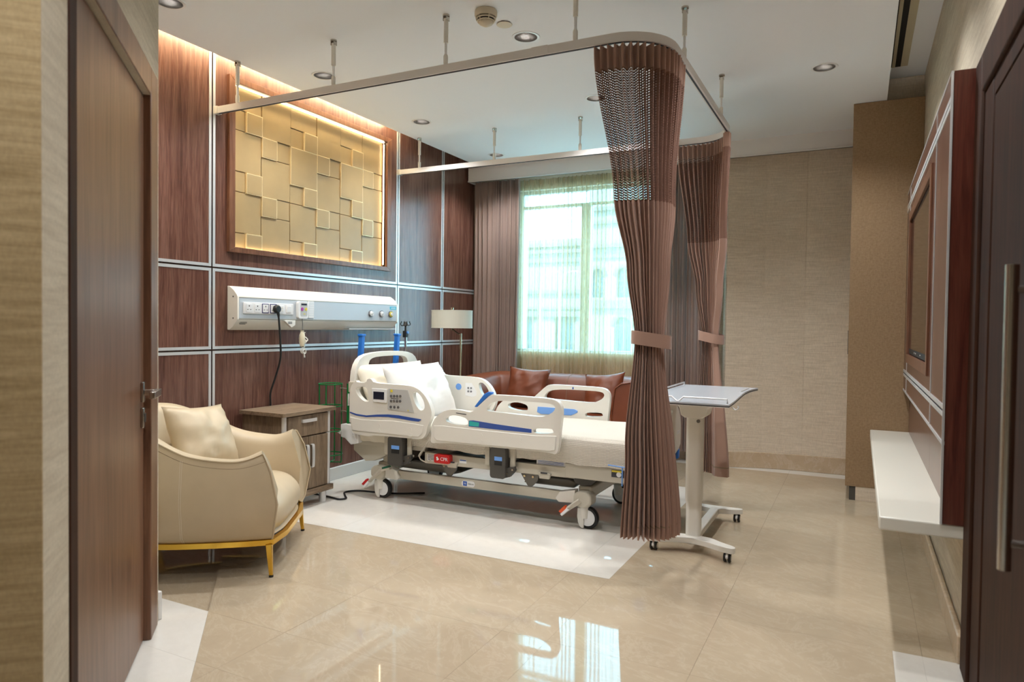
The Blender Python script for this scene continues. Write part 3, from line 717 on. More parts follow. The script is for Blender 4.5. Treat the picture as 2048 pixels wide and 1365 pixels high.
# ================================================================== PRIVACY CURTAINS
def polypath(pts):
    P = [Vector(p) for p in pts]; cum = [0]
    for a, b_ in zip(P, P[1:]): cum.append(cum[-1]+(b_-a).length)
    L = cum[-1]
    def at(u):
        s = max(0, min(1, u))*L
        for k in range(len(P)-1):
            if s <= cum[k+1]+1e-9:
                t = (s-cum[k])/(cum[k+1]-cum[k]); d = (P[k+1]-P[k]).normalized(); return P[k].lerp(P[k+1], t), Vector((d.y, -d.x))
        return P[-1], Vector((d.y, -d.x))
    return at, L
def privacy_curtain(label, pts, ctie, chem, ktab, atab, folds, ztop, znet0, znet1, ztie, zhem, seed, band):
    at, L = polypath(pts); mean = Vector((0, 0))
    for i in range(21): mean += at(i/20)[0]/21
    rnd = random.Random(seed); ph = [rnd.uniform(-.5, .5) for _ in range(folds+2)]; am = [rnd.uniform(.7, 1.25) for _ in range(folds+2)]
    def P(u, z):
        p, nrm = at(u); k = lerp_tab(ktab, z); A = lerp_tab(atab, z)
        if z > ztie: C = mean.lerp(Vector(ctie), lerp_tab([(ztie, 1.), (ztop, 0.)], z))
        else: C = Vector(chem).lerp(Vector(ctie), lerp_tab([(zhem, 0.), (ztie, 1.)], z))
        q = C + (p-mean)*k; x = u*folds; i = int(x); fr = x-i
        a = am[i]*(1-fr)+am[i+1]*fr; f_ = ph[i]*(1-fr)+ph[i+1]*fr
        d = math.sin(2*PI*x+f_); d = math.copysign(abs(d)**.9, d)
        q = q + nrm*(A*a*d)
        q += Vector((noise.noise((u*9, z*1.3, seed)), noise.noise((u*9, z*1.3, seed+5))))*.010*(1-abs(2*((z-zhem)/(ztop-zhem))-1))
        return (q.x, q.y, z)
    t = thing('privacy_curtain', label, 'curtain', (chem[0], chem[1], zhem))
    nu = folds*10; W_ = folds*.09
    for nm, mt, za, zb, nv in (('header_band', 'curtain', znet1, ztop, 4), ('net_panel', 'net', znet0, znet1, 16), ('fabric_panel', 'curtain', zhem, znet0, 40)):
        b = B(); b.grid(lambda u, v: P(u, za+(zb-za)*v), nu, nv, uvfn=lambda u, v: (u*W_, za+(zb-za)*v)); b.build(nm, mt, t, smooth=180)
    b = B(); b.grid(lambda u, v: tuple(Vector(P(u, zhem+.055+.006*v))), nu, 1); hb = b.build('hem_stitch', 'seam', t, smooth=180)
    hb.scale = (1.004, 1.004, 1)
    # hooks between track and header
    hk = B()
    for i in range(folds):
        u = (i+.5)/folds; p, _ = at(u); q = P(u, ztop-.01); hk.tube([(p.x, p.y, ZT0+.002), (p.x, p.y, ztop+.008), (q[0], q[1], ztop-.012)], .0018, 5)
    hk.build('hooks', 'steel', t, smooth=60)
    # tie band
    cx, cy, ra, rb, ang, zb, tilt = band
    pts = []
    for i in range(36):
        a = 2*PI*i/36; x = math.copysign(abs(math.cos(a))**.7, math.cos(a))*ra; y = math.copysign(abs(math.sin(a))**.7, math.sin(a))*rb
        pts.append((cx+x*math.cos(ang)-y*math.sin(ang), cy+x*math.sin(ang)+y*math.cos(ang), zb+tilt*x/ra))
    B().ribbon(pts, .0025, .030, closed=True).build('tie_band', 'curtain', t, smooth=50)
    return t
c1 = [(-1.065, YN), (XT-RT, YN)] + arc(XT-RT, YN+RT, RT, -90, 0, 14)[1:] + [(XT, 3.26)]
privacy_curtain('near mauve brown privacy curtain with net top, tied back at the foot of the bed', c1, (-.835, 3.06), (-.815, 3.09),
    [(.2, .60), (.6, .50), (1.09, .30), (1.4, .45), (1.72, .66), (2.36, 1.0)], [(.2, .044), (1.09, .018), (1.7, .022), (2.27, .022), (2.362, .022)], 19, 2.362, 1.70, 2.262, 1.09, .20, 3,
    (-.835, 3.06, .086, .056, R(28), 1.09, -.012))
c2 = [(-1.12, YF-.01), (XT-RT, YF)] + list(reversed(arc(XT-RT, YF-RT, RT, 0, 90, 14)))[1:] + [(XT, 4.44)]
privacy_curtain('far mauve brown privacy curtain with net top, tied back behind the overbed table', c2, (-.86, 4.60), (-.835, 4.60),
    [(.2, .50), (.6, .42), (1.08, .25), (1.4, .46), (1.72, .72), (2.36, 1.0)], [(.2, .046), (1.08, .018), (1.7, .022), (2.27, .022), (2.362, .022)], 16, 2.362, 1.71, 2.275, 1.08, .20, 11,
    (-.86, 4.60, .078, .056, R(-12), 1.085, -.016))

# ================================================================== WINDOW DRAPES AND SHEER
def drape(name, label, cat, x0, x1, y, z0, z1, folds, amp, mat, seed, taper=0, band=None, over=.008):
    rnd = random.Random(seed); w = [rnd.uniform(.6, 1.5) for _ in range(folds)]; s = sum(w); cum = [0]
    for a in w: cum.append(cum[-1]+a/s)
    am = [rnd.uniform(.5, 1.1) for _ in range(folds+1)]
    def P(u, v):
        k = 0
        while k < folds-1 and u > cum[k+1]: k += 1
        fr = (u-cum[k])/(cum[k+1]-cum[k]); a = am[k]*(1-fr)+am[k+1]*fr
        z = z0+(z1-z0)*v; ww = 1-taper*(1-v)
        x = x0+(x1-x0)*u*ww+.012*noise.noise((u*6, z*.8, seed))+over*math.sin(4*PI*fr)
        return (x, y+amp*a*math.sin(2*PI*fr)+.01*noise.noise((u*5, z*1.1, seed+3)), z)
    b = B(); b.grid(P, folds*10, 26)
    if cat is None: return b
    t = thing(name, label, cat, ((x0+x1)/2, y, z0)); b.build('fabric', mat, t, smooth=180)
    b2 = B(); b2.grid(lambda u, v: (P(u, 1)[0], P(u, 1)[1]-.003, z1-.05+.05*v), folds*10, 1); b2.build('header_tape', mat, t, smooth=180)
    return t
drape('window_drape', 'taupe pleated window drape hanging left of the window beside the floor lamp', 'drape', -3.395, -2.90, 5.915, .02, 2.53, 12, .042, 'drape', 5, .03)
drape('window_drape', 'taupe pleated window drape behind the far privacy curtain', 'drape', -1.50, -1.06, 5.915, .09, 2.53, 10, .042, 'drape', 9)
drape('sheer_curtain', 'yellowish sheer voile curtain across the window', 'sheer curtain', -2.97, -1.38, 5.992, .04, 2.53, 30, .024, 'sheer', 21, over=.011)

# ================================================================== UPHOLSTERY HELPERS
def shell(path, thick, zb, n=6, bulge=.015, lean=0, zin=None, rim=.03, tip=False):
    """U-shaped upholstered wall: path = (x, y, top height), outer side on the right of the travel direction"""
    P = catmull(path, n); m = len(P); rings = []
    for i in range(m):
        d = (P[min(i+1, m-1)]-P[max(i-1, 0)]); d.z = 0; d.normalize(); out = Vector((d.y, -d.x, 0)); h = P[i].z
        base = Vector((P[i].x, P[i].y, 0)); zi = zb if zin is None else zin
        sec = [(-.02, zb), (bulge*.3, zb+.03), (bulge, zb+(h-zb)*.45), (bulge*.6, zb+(h-zb)*.8), (rim*.35, h-.03), (rim*.2, h-.006), (-thick*.3, h+.004), (-thick*.75, h-.012), (-thick, h-.05), (-thick*1.15, zi+(h-zi)*.5), (-thick*1.1, zi)]
        rings.append([base+out*o+Vector((0, 0, z)) for o, z in sec])
    if tip:
        for r_, wgt in [(rings[i], max(0, 1-i/7.)) for i in range(7)] + [(rings[m-1-i], max(0, 1-i/7.)) for i in range(7)]:
            for p in r_:
                t = max(0, (p.z-zb)/.4); p.x += wgt*(-.055*t**3+.032*math.sin(PI*min(1, t))); p.z += wgt*wgt*.022*t**4
    b = B(); k = len(rings[0]); vs = [p for r_ in rings for p in r_]
    fs = [(i*k+j, (i+1)*k+j, (i+1)*k+j+1, i*k+j+1) for i in range(m-1) for j in range(k-1)]
    fs += [(i*k+k-1, (i+1)*k+k-1, (i+1)*k, i*k) for i in range(m-1)]
    fs += [tuple(range(k)), tuple((m-1)*k+j for j in range(k-1, -1, -1))]
    b.add(vs, fs); b.fix = True; b.rings = rings
    return b
def cushion(name, mat, parent, w, h, th, M4, pinch=.12, n=16, seed=0, wr=.012, label=None):
    b = B()
    def S(sgn):
        def fn(u, v):
            x, y = 2*u-1, 2*v-1
            e = (1-abs(x)**2.6)*(1-abs(y)**2.6); e = max(e, 0)**.55
            px = x*(1-pinch*(1-abs(x))*0-pinch*.55*(1-y*y)*abs(x)**2); py = y*(1-pinch*.55*(1-x*x)*abs(y)**2)
            z = sgn*th/2*e + wr*e*noise.noise((x*2.3+seed, y*2.3, sgn*2.)) + wr*.6*noise.noise((x*5+seed, y*5, 4.+sgn))*min(1, e*2)
            return M4 @ Vector((px*w/2, py*h/2, z))
        return fn
    b.grid(S(1), n, n); b.grid(lambda u, v: S(-1)(1-u, v), n, n)
    return b.build(name, mat, parent, smooth=180, weld=True)
def frame3(loc, zdir, ydir):
    z = Vector(zdir).normalized(); y = Vector(ydir); y = (y-z*y.dot(z)).normalized(); x = y.cross(z)
    m = Matrix((x, y, z)).transposed().to_4x4(); m.translation = loc; return m

# ================================================================== ARMCHAIR  (local: +x forward, +y far side)
ch = thing('armchair', 'taupe leather tub armchair on slim gold legs', 'armchair', (-2.878, 2.366, 0), math.atan2(.535, .845))
path = [(.405, .350, .545), (.25, .375, .53), (.06, .39, .558), (-.10, .385, .635), (-.26, .33, .70), (-.36, .20, .72), (-.395, 0, .725), (-.36, -.20, .72), (-.26, -.33, .70), (-.10, -.385, .635), (.06, -.39, .558), (.25, -.375, .53), (.405, -.350, .545)]
path = list(reversed(path))
# travel from near front round the back to far front: outer side must be on the right -> reversed order
sh = shell(path, .085, .165, 6, .034, zin=.2, tip=True)
cen = Vector((0, 0, 0)); r0 = sh.rings[len(sh.rings)//2]
if r0[2].x > r0[9].x: sh = shell(list(reversed(path)), .085, .165, 6, .034, zin=.2, tip=True)
body = sh.build('shell', 'leather', ch, smooth=60, local=True)
rims = [r_[5] for r_ in sh.rings]
B().tube([p+Vector((0, 0, .002)) for p in rims], .004, 6).build('rim_piping', 'leather', ch, smooth=60, local=True)
B().tube([r_[4]+Vector((0, 0, -.004)) for r_ in sh.rings], .0016, 5).build('rim_seam', 'seam', ch, local=True)
for r_ in (sh.rings[0], sh.rings[-1]):
    B().tube([p + Vector((.003, 0, 0)) for p in r_[:6]], .0045, 6).build('front_piping', 'leather', ch, smooth=60, local=True)
for k in (13, len(sh.rings)-14):
    r_ = sh.rings[k]; r2_ = sh.rings[k+1]
    for q in (0., .25):
        B().tube([r_[j].lerp(r2_[j], q)*1.0+(r_[j]-r_[9]).normalized()*.0006 for j in range(0, 5)], .0011, 4).build('stitch_line', 'stitch', ch, local=True)
# seat cushion with bulging front
sb = B(); prof = [(-.30, .20), (-.30, .355), (-.1, .372), (.15, .375), (.30, .368), (.375, .345), (.425, .29), (.43, .23), (.405, .18), (.36, .165), (-.30, .165)]
prof = [tuple(p) for p in catmull([Vector((a, b_, 0)) for a, b_ in prof], 4, True)]
def seat_sec(y):
    s = 1-abs(y/.285)**6*.12
    return [((p[0]+.30)*(1-abs(y/.285)**4*.05)-.30, y, .165+(p[1]-.165)*s) for p in prof]
ys = [-.285+.57*i/14 for i in range(15)]; rings = [seat_sec(y) for y in ys]; k = len(prof)
sb.add([p for r_ in rings for p in r_], [(i*k+j, i*k+(j+1) % k, (i+1)*k+(j+1) % k, (i+1)*k+j) for i in range(14) for j in range(k)] + [tuple(range(k-1, -1, -1)), tuple(14*k+j for j in range(k))])
sb.fix = True; sb.build('seat_cushion', 'leather', ch, smooth=60, local=True)
gp = [(p[0].x, p[0].y, .153) for p in sh.rings]; gp = [(x*1.0, y*1.0, z) for x, y, z in gp] + [(.425, -.2, .153)]*0
loop = gp + [(.43, .18 if gp[-1][1] > 0 else -.18, .153), (.43, -.18 if gp[-1][1] > 0 else .18, .153)]
B().ribbon(loop, .012, .012, closed=True).build('gold_base_frame', 'gold', ch, smooth=30, local=True)
B().prism([(x*.97, y*.97) for x, y, z in loop], .150, .166, 'z').build('underside', 'ink', ch, local=True)
for sx, sy in ((.395, -.34), (.395, .34), (-.30, -.27), (-.30, .27)):
    b = B(); p0 = Vector((sx, sy, .145)); p1 = Vector((sx+(.012 if sx > 0 else -.03), sy+(.012 if sy > 0 else -.012), .008))
    b.cyl(p0, p1, .019, .011, 4, True); b.build('leg', 'gold', ch, bevel=.002, local=True)
    B().cyl(p1+Vector((0, 0, -.008)), p1+Vector((0, 0, .001)), .010, n=10).build('foot_pad', 'black', ch, local=True)
# throw cushion on the chair
d_ = Vector((.845, .535, 0)); nf = Vector((-.535, .845, 0))
cc = Vector((-2.878, 2.366, 0)) - d_*.045 + nf*.115 + Vector((0, 0, .555))
cu_o = cushion('throw_cushion', 'leather', None, .40, .36, .16, frame3(cc, d_*.80-nf*.35+Vector((0, 0, .42)), Vector((0, 0, 1))-d_*.3+nf*.22), .16, 18, 3, .014)
tag(cu_o, 'taupe leather scatter cushion leaning in the armchair', 'cushion')

# ================================================================== SOFA
so = thing('sofa', 'brown leather curved back sofa under the window', 'sofa', (-2.28, 5.45, 0))
sp = [(-3.12, 5.10, .655), (-3.17, 5.30, .68), (-3.15, 5.58, .70), (-3.02, 5.78, .715), (-2.75, 5.83, .715), (-2.28, 5.835, .715), (-1.81, 5.83, .715), (-1.58, 5.78, .715), (-1.45, 5.58, .715), (-1.43, 5.30, .72), (-1.455, 5.04, .725)]
sh2 = shell(sp, .20, .06, 6, .02, zin=.2)
r0 = sh2.rings[len(sh2.rings)//2]
if r0[2].y < r0[9].y: sh2 = shell(list(reversed(sp)), .20, .06, 6, .02, zin=.2)
sh2.build('back_shell', 'leather_brown', so, smooth=60)
for k in (len(sh2.rings)//2,):
    B().tube([p+Vector((0, -.001, .001)) for p in sh2.rings[k][4:10]], .002, 5).build('back_seam', 'seam', so)
for r_ in (sh2.rings[0], sh2.rings[-1]): B().tube([p+Vector((0, -.002, 0)) for p in r_[:11]], .006, 6).build('arm_piping', 'leather_brown', so, smooth=60)
sc_ = B(); sc_.prism(rrect(-2.93, -1.61, 5.06, 5.66, .05), .26, .42, 'z'); sc_.build('seat_cushion', 'leather_brown', so, bevel=.03, seg=4)
sc_ = B(); sc_.box(-2.98, -1.56, 5.08, 5.70, .06, .26); sc_.build('seat_base', 'leather_brown', so, bevel=.01)
for x in (-3.02, -1.52):
    for y in (5.14, 5.70): B().cyl((x, y, 0), (x, y, .062), .022, n=12).build('foot', 'ink', so)
tag(cushion('sofa_cushion', 'leather_brown', None, .40, .36, .15, frame3((-2.62, 5.53, .60), (0.05, -1, .35), (.03, .3, 1)), .20, 18, 8, .016), 'brown leather cushion on the left of the sofa', 'cushion', 'brown cushions on the sofa')
tag(cushion('sofa_cushion', 'leather_brown', None, .38, .36, .15, frame3((-1.90, 5.50, .585), (-.2, -1, .35), (-.06, .3, 1)), .20, 18, 15, .016), 'brown leather cushion on the right of the sofa', 'cushion', 'brown cushions on the sofa')

# ================================================================== FLOOR LAMP
lx, ly = -2.905, 4.86
fl_ = thing('floor_lamp', 'brass floor lamp with a white drum shade beside the wood wall', 'floor lamp', (lx, ly, 0))
B().lathe([(0, 0), (.12, 0), (.12, .012), (.02, .02), (0, .02)], (lx, ly, 0), 28).build('base', 'brass', fl_, smooth=40)
B().cyl((lx, ly, .015), (lx, ly, 1.075), .0085, n=14).build('pole', 'brass', fl_, smooth=40)
sx_ = lx-.085
B().tube([(lx, ly, 1.06), (lx-.03, ly, 1.075), (sx_+.012, ly, 1.105), (sx_, ly, 1.112)], .006, 8).build('arm', 'brass', fl_, smooth=50)
B().cyl((sx_, ly, 1.10), (sx_, ly, 1.275), .008, n=12).build('socket_stem', 'brass', fl_, smooth=40)
B().lathe([(0, 1.268), (.012, 1.27), (.012, 1.285), (0, 1.287)], (sx_, ly, 0), 14).build('finial', 'brass', fl_, smooth=40)
sd = B(); sd.lathe([(.168, 1.118), (.168, 1.262), (.165, 1.262), (.165, 1.118), (.168, 1.118)], (sx_, ly, 0), 40); shd = sd.build('shade', 'shade', fl_, smooth=60)
for z in (1.120, 1.260): B().torus((sx_, ly, z), .1670, .0032, 40, 6).build('shade_trim', 'shade', shd, smooth=60)
sp_ = B()
for k in range(3): a = 2*PI*k/3+.4; sp_.cyl((sx_, ly, 1.262), (sx_+.166*math.cos(a), ly+.166*math.sin(a), 1.258), .0022, n=6)
sp_.build('shade_spider', 'brass', shd)

# ================================================================== NIGHTSTAND
ns = thing('bedside_cabinet', 'grey oak bedside cabinet with silver handles next to the armchair', 'cabinet', (-3.22, 3.26, 0))
nx0, nx1, ny0, ny1 = -3.380, -3.035, 3.055, 3.47
B().prism(rrect(-3.388, -3.015, 3.03, 3.495, .015), .586, .608, 'z').build('top', 'oak', ns, bevel=.003)
B().box(nx0, nx1-.02, ny0, ny1, .09, .586).build('body', 'oak_v', ns, bevel=.002)
dr = B().box(nx1-.02, nx1-.002, ny0+.035, ny1-.035, .45, .578).build('drawer', 'oak_v', ns, bevel=.002)
B().ribbon(catmull([(nx1-.002, 3.20, .545), (nx1+.012, 3.205, .545), (nx1+.015, 3.26, .545), (nx1+.012, 3.315, .545), (nx1-.002, 3.32, .545)], 4), .003, .010).build('handle', 'silver', dr, smooth=50)
for a, b_, hy in ((ny0+.035, 3.2605, 3.243), (3.2645, ny1-.035, 3.288)):
    d = B().box(nx1-.02, nx1-.002, a, b_, .115, .442).build('door', 'oak_v', ns, bevel=.002)
    B().ribbon(catmull([(nx1-.002, hy, .25), (nx1+.012, hy, .255), (nx1+.015, hy, .32), (nx1+.012, hy, .385), (nx1-.002, hy, .39)], 4), .010, .003, (1, 0, 0)).build('handle', 'silver', d, smooth=50)
for y in (ny0+.017, ny1-.017):
    B().cyl((nx1-.022, y, .112), (nx1-.022, y, .446), .017, n=16).build('corner_post', 'silver', ns, smooth=40); B().cyl((nx1-.022, y, .449), (nx1-.022, y, .586), .017, n=16).build('corner_post', 'silver', ns, smooth=40)
B().box(nx0, nx1+.012, ny0-.004, ny1+.006, .075, .11).build('plinth_board', 'oak', ns, bevel=.003)
for x in (nx0+.04, nx1-.03):
    for y in (ny0+.04, ny1-.05): B().cyl((x, y, 0), (x, y, .076), .022, n=16).build('foot', 'silver', ns, smooth=40)

# ================================================================== BED HEAD UNIT ON THE WALL
hu = thing('bed_head_unit', 'long white wall mounted medical supply unit with sockets and gas outlets', 'wall unit', (X0, 3.83, 1.105))
ua, ub = 2.972, 4.58; XF = X0+.085
pr = [(X0, 1.100), (X0+.012, 1.098), (X0+.045, 1.118), (X0+.075, 1.150), (XF-.001, 1.162), (XF-.001, 1.300), (X0+.078, 1.312), (X0+.05, 1.342), (X0+.015, 1.364), (X0, 1.365)]
b = B(); b.prism([(p[0], p[1]) for p in pr], ua+.012, ub-.012, 'y'); b.build('housing', 'plastic_white', hu, smooth=40)
for y in (ua, ub-.012):
    b = B(); b.prism([(p[0]-.0+.002*(p[0] > X0), p[1]) for p in pr], y, y+.012, 'y'); ec = b.build('end_cap', 'plastic_white', hu, bevel=.002)
for z in (1.30, 1.17): B().cyl((X0+.05, ua-.001, z), (X0+.05, ua+.003, z), .005, n=10).build('screw', 'dark_grey', hu)
B().box(XF-.004, XF+.0005, ua+.014, ub-.014, 1.170, 1.292).build('front_band', 'unit_band', hu)
for z in (1.2955, 1.164): B().box(XF-.004, XF+.0008, ua+.014, ub-.014, z-.0012, z+.0012).build('groove', 'mid_grey', hu)
B().box(XF-.001, XF+.001, 3.62, 3.624, 1.168, 1.294).build('joint', 'plastic_pure', hu)
pl_ = B().box(XF, XF+.010, 3.012, 3.422, 1.198, 1.268).build('socket_plate', 'plastic_pure', hu, bevel=.003)
for k in range(6):
    yc = 3.050+.0655*k
    if k in (2, 3): B().box(XF+.010, XF+.0115, yc-.027, yc+.027, 1.203, 1.263).build('colour_ring', 'navy', pl_)
    sk = B().box(XF+.010, XF+.014, yc-.022, yc+.022, 1.208, 1.258).build('socket', 'plastic_pure', pl_, bevel=.002)
    if k < 4:
        h = B(); h.box(XF+.0138, XF+.0146, yc-.003, yc+.003, 1.241, 1.250)
        for dy in (-.011, .011): h.box(XF+.0138, XF+.0146, yc+dy-.004, yc+dy+.004, 1.222, 1.226)
        h.build('pin_holes', 'socket_hole', pl_)
    elif k == 4:
        for dy in (-.010, .010):
            for z in (1.224, 1.240): B().box(XF+.0138, XF+.016, yc+dy-.007, yc+dy+.007, z-.006, z+.006).build('data_port', 'plastic_white', pl_, bevel=.001)
    else: B().box(XF+.0138, XF+.0165, yc-.017, yc+.017, 1.213, 1.253).build('rocker', 'plastic_pure', pl_, bevel=.003)
B().prism([(3.43, 1.13), (3.395, 1.115), (3.335, 1.158), (3.355, 1.162), (3.43, 1.162)], XF+.001, XF+.02, 'x').build('handset_hook', 'plastic_white', hu, bevel=.002)
for z in (1.150, 1.141): B().box(XF+.0195, XF+.0206, 3.365, 3.40, z-.0022, z+.0022).build('hook_slot', 'socket_hole', hu)
B().box(XF+.0005, XF+.012, 3.560, 3.612, 1.178, 1.292).build('call_module', 'plastic_pure', hu, bevel=.002)
for k in range(6): B().box(XF+.012, XF+.0126, 3.563, 3.609, 1.196+.0155*k, 1.1972+.0155*k).build('module_line', 'unit_band', hu)
for k, y in enumerate((4.236, 4.365, 4.481)):
    gs = B().lathe([(.0, 0), (.026, 0), (.026, .010), (.0, .010)], (XF, y, 1.222), 24, 'x').build('gas_outlet', 'button', hu, smooth=40)
    B().lathe([(.0, .010), (.021, .010), (.020, .016), (.0, .016)], (XF, y, 1.222), 24, 'x').build('outlet_face', 'yellow' if k == 2 else 'plastic_pure', gs, smooth=40)
    B().lathe([(.0, .016), (.012, .016), (.011, .022), (.005, .022), (.005, .018), (0, .018)], (XF, y, 1.222), 18, 'x').build('outlet_nozzle', 'plastic_pure', gs, smooth=40)
st = B().box(XF+.0005, XF+.0015, 4.478, 4.562, 1.259, 1.283).build('sticker', 'sticker', hu)
for z, a in ((1.275, .058), (1.267, .062)): B().box(XF+.0014, XF+.0018, 4.52-a/2, 4.52+a/2, z-.0015, z+.0015).build('sticker_print', 'white_ink', st)
lg = B()
for z, a in ((1.146, .05), (1.140, .06), (1.134, .045)): lg.obox((X0+.0735-(1.150-z)*.9+.0035, 3.03, z), (.0015, a, .002), Matrix.Rotation(R(-42), 3, 'Y'))
lg.build('maker_mark', 'ink', hu)
B().box(X0+.030, X0+.078, 4.0, 4.58-.014, 1.103, 1.108).build('reading_light', 'plastic_pure', hu)
# hand controller hanging on the unit
hc = thing('call_handset', 'white nurse call handset with purple and yellow buttons on the wall unit', 'handset', (XF, 3.50, 1.175))
b = B(); b.prism(rrect(3.452, 3.540, 1.174, 1.288, .016), XF+.002, XF+.026, 'x'); b.build('case', 'plastic_pure', hc, bevel=.004)
B().prism(rrect(3.470, 3.532, 1.190, 1.280, .010), XF+.026, XF+.0272, 'x').build('face_plate', 'panel_grey', hc)
B().box(XF+.027, XF+.0277, 3.476, 3.526, 1.263, 1.273).build('display', 'screen', hc)
B().lathe([(0, .027), (.0115, .027), (.0115, .0295), (0, .0295)], (XF, 3.483, 1.237), 20, 'x').build('purple_button', 'purple', hc)
B().lathe([(0, .027), (.0105, .027), (.0105, .0295), (0, .0295)], (XF, 3.519, 1.237), 20, 'x').build('yellow_button', 'yellow', hc)
B().box(XF+.027, XF+.0276, 3.494, 3.514, 1.203, 1.208).build('print_mark', 'yellow', hc)
B().tube([(XF+.012, 3.50, 1.176), (XF+.014, 3.502, 1.14), (XF+.012, 3.502, 1.085)], .0022, 6).build('cable', 'mid_grey', hc)
pts = []; rr = random.Random(4)
b = B()
for q in range(5):
    pts = [(XF+.012+.014*math.sin(k*1.3+q)+.006*q-.012, 3.492+.010*math.cos(k*1.7+q*2)+.006*q, 1.095-.016*k-.004*q) for k in range(7)]
    b.tube(catmull(pts, 4), .0038, 6)
b.build('coiled_cable', 'plastic_white', hc, smooth=60)
b = B(); b.lathe([(0, -.10), (.014, -.098), (.020, -.06), (.018, -.02), (.010, 0), (.014, .008), (0, .008)], (XF+.014, 3.498, 1.088), 12)
bg_ = b.build('plastic_wrap', 'plastic_bag', hc, smooth=40)
b = B()
for q in range(3): b.torus((XF+.014+.004*q, 3.505+.004*q, .962-.004*q), .020-.003*q, .0030, 16, 6, 'x')
b.tube([(XF+.018, 3.51, .95), (XF+.02, 3.515, .915)], .005, 6); b.build('cable_loop', 'plastic_white', hc, smooth=60)
# plug and power cord down behind the cabinet to the bed
pw = thing('power_cord', 'black plug and power cord running from the wall unit to the bed', 'power cord', (XF+.03, 3.27, 1.235))
yk = 3.250
b = B(); b.lathe([(0, .014), (.023, .014), (.026, .02), (.026, .034), (.020, .042), (0, .043)], (XF, yk+.012, 1.232), 18, 'x'); b.build('plug', 'black', pw, smooth=40)
b = B(); b.tube([(XF+.032, yk+.014, 1.215), (XF+.034, yk+.018, 1.19), (XF+.034, yk+.02, 1.172)], [.011, .008, .0055], 10); b.build('strain_relief', 'black', pw, smooth=50)
cord = catmull([(XF+.034, yk+.02, 1.175), (XF+.03, 3.285, 1.06), (XF, 3.32, .92), (X0+.045, 3.32, .80), (X0+.022, 3.30, .70), (X0+.014, 3.305, .63), (X0+.010, 3.32, .50), (X0+.012, 3.40, .2), (X0+.03, 3.46, .03), (-3.32, 3.50, .008), (-3.2, 3.52, .007), (-3.05, 3.50, .007), (-2.99, 3.49, .007), (-2.965, 3.53, .007), (-3.02, 3.585, .007), (-3.08, 3.66, .007), (-3.03, 3.73, .007), (-2.90, 3.76, .007), (-2.75, 3.80, .007), (-2.6, 3.9, .007)], 8)
B().tube(cord, .0062, 8).build('cord', 'black', pw, smooth=60)
# ================================================================== HOSPITAL BED
bed = thing('hospital_bed', 'cream electric hospital bed with moulded side rails on wheels', 'hospital bed', (-2.0, 4.0, 0))
YA, YBk, YC = 3.565, 4.435, 4.0      # outer faces of the near and far rails, centre line
s_ = YA/3.47
def rs(pts): return [(round(x*s_, 4), round(1.15+(z-1.15)*s_, 4)) for x, z in pts]
HR_outer = [(-2.891,.717),(-2.882,.747),(-2.861,.772),(-2.843,.787),(-2.833,.774),(-2.76,.777),(-2.754,.797),(-2.736,.804),(-2.718,.799),(-2.702,.778),(-2.591,.776),(-2.476,.775),(-2.408,.771),(-2.363,.755),(-2.324,.725),(-2.296,.689),(-2.277,.649),(-2.268,.613),(-2.279,.575),(-2.3,.537),(-2.308,.49),(-2.327,.463),(-2.36,.452),(-2.45,.452),(-2.611,.451),(-2.712,.448),(-2.736,.438),(-2.791,.441),(-2.846,.446),(-2.87,.458),(-2.88,.502),(-2.89,.57)]
HR_hole1 = [(-2.845,.735),(-2.806,.748),(-2.757,.748),(-2.745,.706),(-2.735,.668),(-2.745,.657),(-2.774,.658),(-2.802,.673),(-2.832,.701)]
HR_hole2 = [(-2.41,.724),(-2.397,.739),(-2.374,.736),(-2.346,.714),(-2.326,.683),(-2.319,.651),(-2.329,.632),(-2.351,.627),(-2.37,.643),(-2.393,.674)]
HR_stripe = [(-2.887,.585),(-2.835,.574),(-2.755,.57),(-2.672,.581),(-2.589,.588),(-2.508,.588),(-2.423,.581),(-2.342,.575),(-2.361,.56),(-2.423,.562),(-2.508,.569),(-2.589,.572),(-2.671,.568),(-2.755,.56),(-2.834,.564),(-2.887,.577)]
HR_disp = [(-2.711,.744),(-2.595,.743),(-2.598,.659),(-2.699,.66)]
HR_screen = [(-2.695,.725),(-2.613,.725),(-2.614,.677),(-2.695,.677)]
HR_panel = [(-2.587,.749),(-2.442,.746),(-2.395,.612),(-2.592,.619)]
HR_btn = [(-2.563,.703),(-2.540,.704),(-2.518,.705),(-2.495,.706),(-2.563,.673),(-2.541,.674),(-2.518,.674),(-2.496,.675),(-2.565,.636),(-2.538,.636),(-2.51,.637)]
FR_outer = [(-2.278,.445),(-2.27,.483),(-2.274,.52),(-2.266,.558),(-2.24,.597),(-2.197,.63),(-2.145,.648),(-2.086,.65),(-2.035,.644),(-1.997,.640),(-1.964,.669),(-1.887,.738),(-1.862,.75),(-1.778,.752),(-1.597,.751),(-1.502,.749),(-1.463,.741),(-1.439,.718),(-1.433,.679),(-1.438,.621),(-1.445,.563),(-1.448,.498),(-1.455,.458),(-1.47,.444),(-1.49,.452),(-1.625,.453),(-1.875,.450),(-2.10,.450),(-2.238,.443),(-2.256,.437)]
FR_hole1 = [(-1.895,.658),(-1.895,.674),(-1.878,.697),(-1.844,.714),(-1.752,.724),(-1.549,.725),(-1.486,.72),(-1.47,.703),(-1.481,.679),(-1.516,.658),(-1.556,.645),(-1.71,.649),(-1.878,.654)]
FR_hole2 = [(-2.175,.591),(-2.162,.606),(-2.111,.617),(-2.06,.611),(-2.030,.602),(-2.018,.585),(-2.022,.563),(-2.093,.56),(-2.162,.572)]
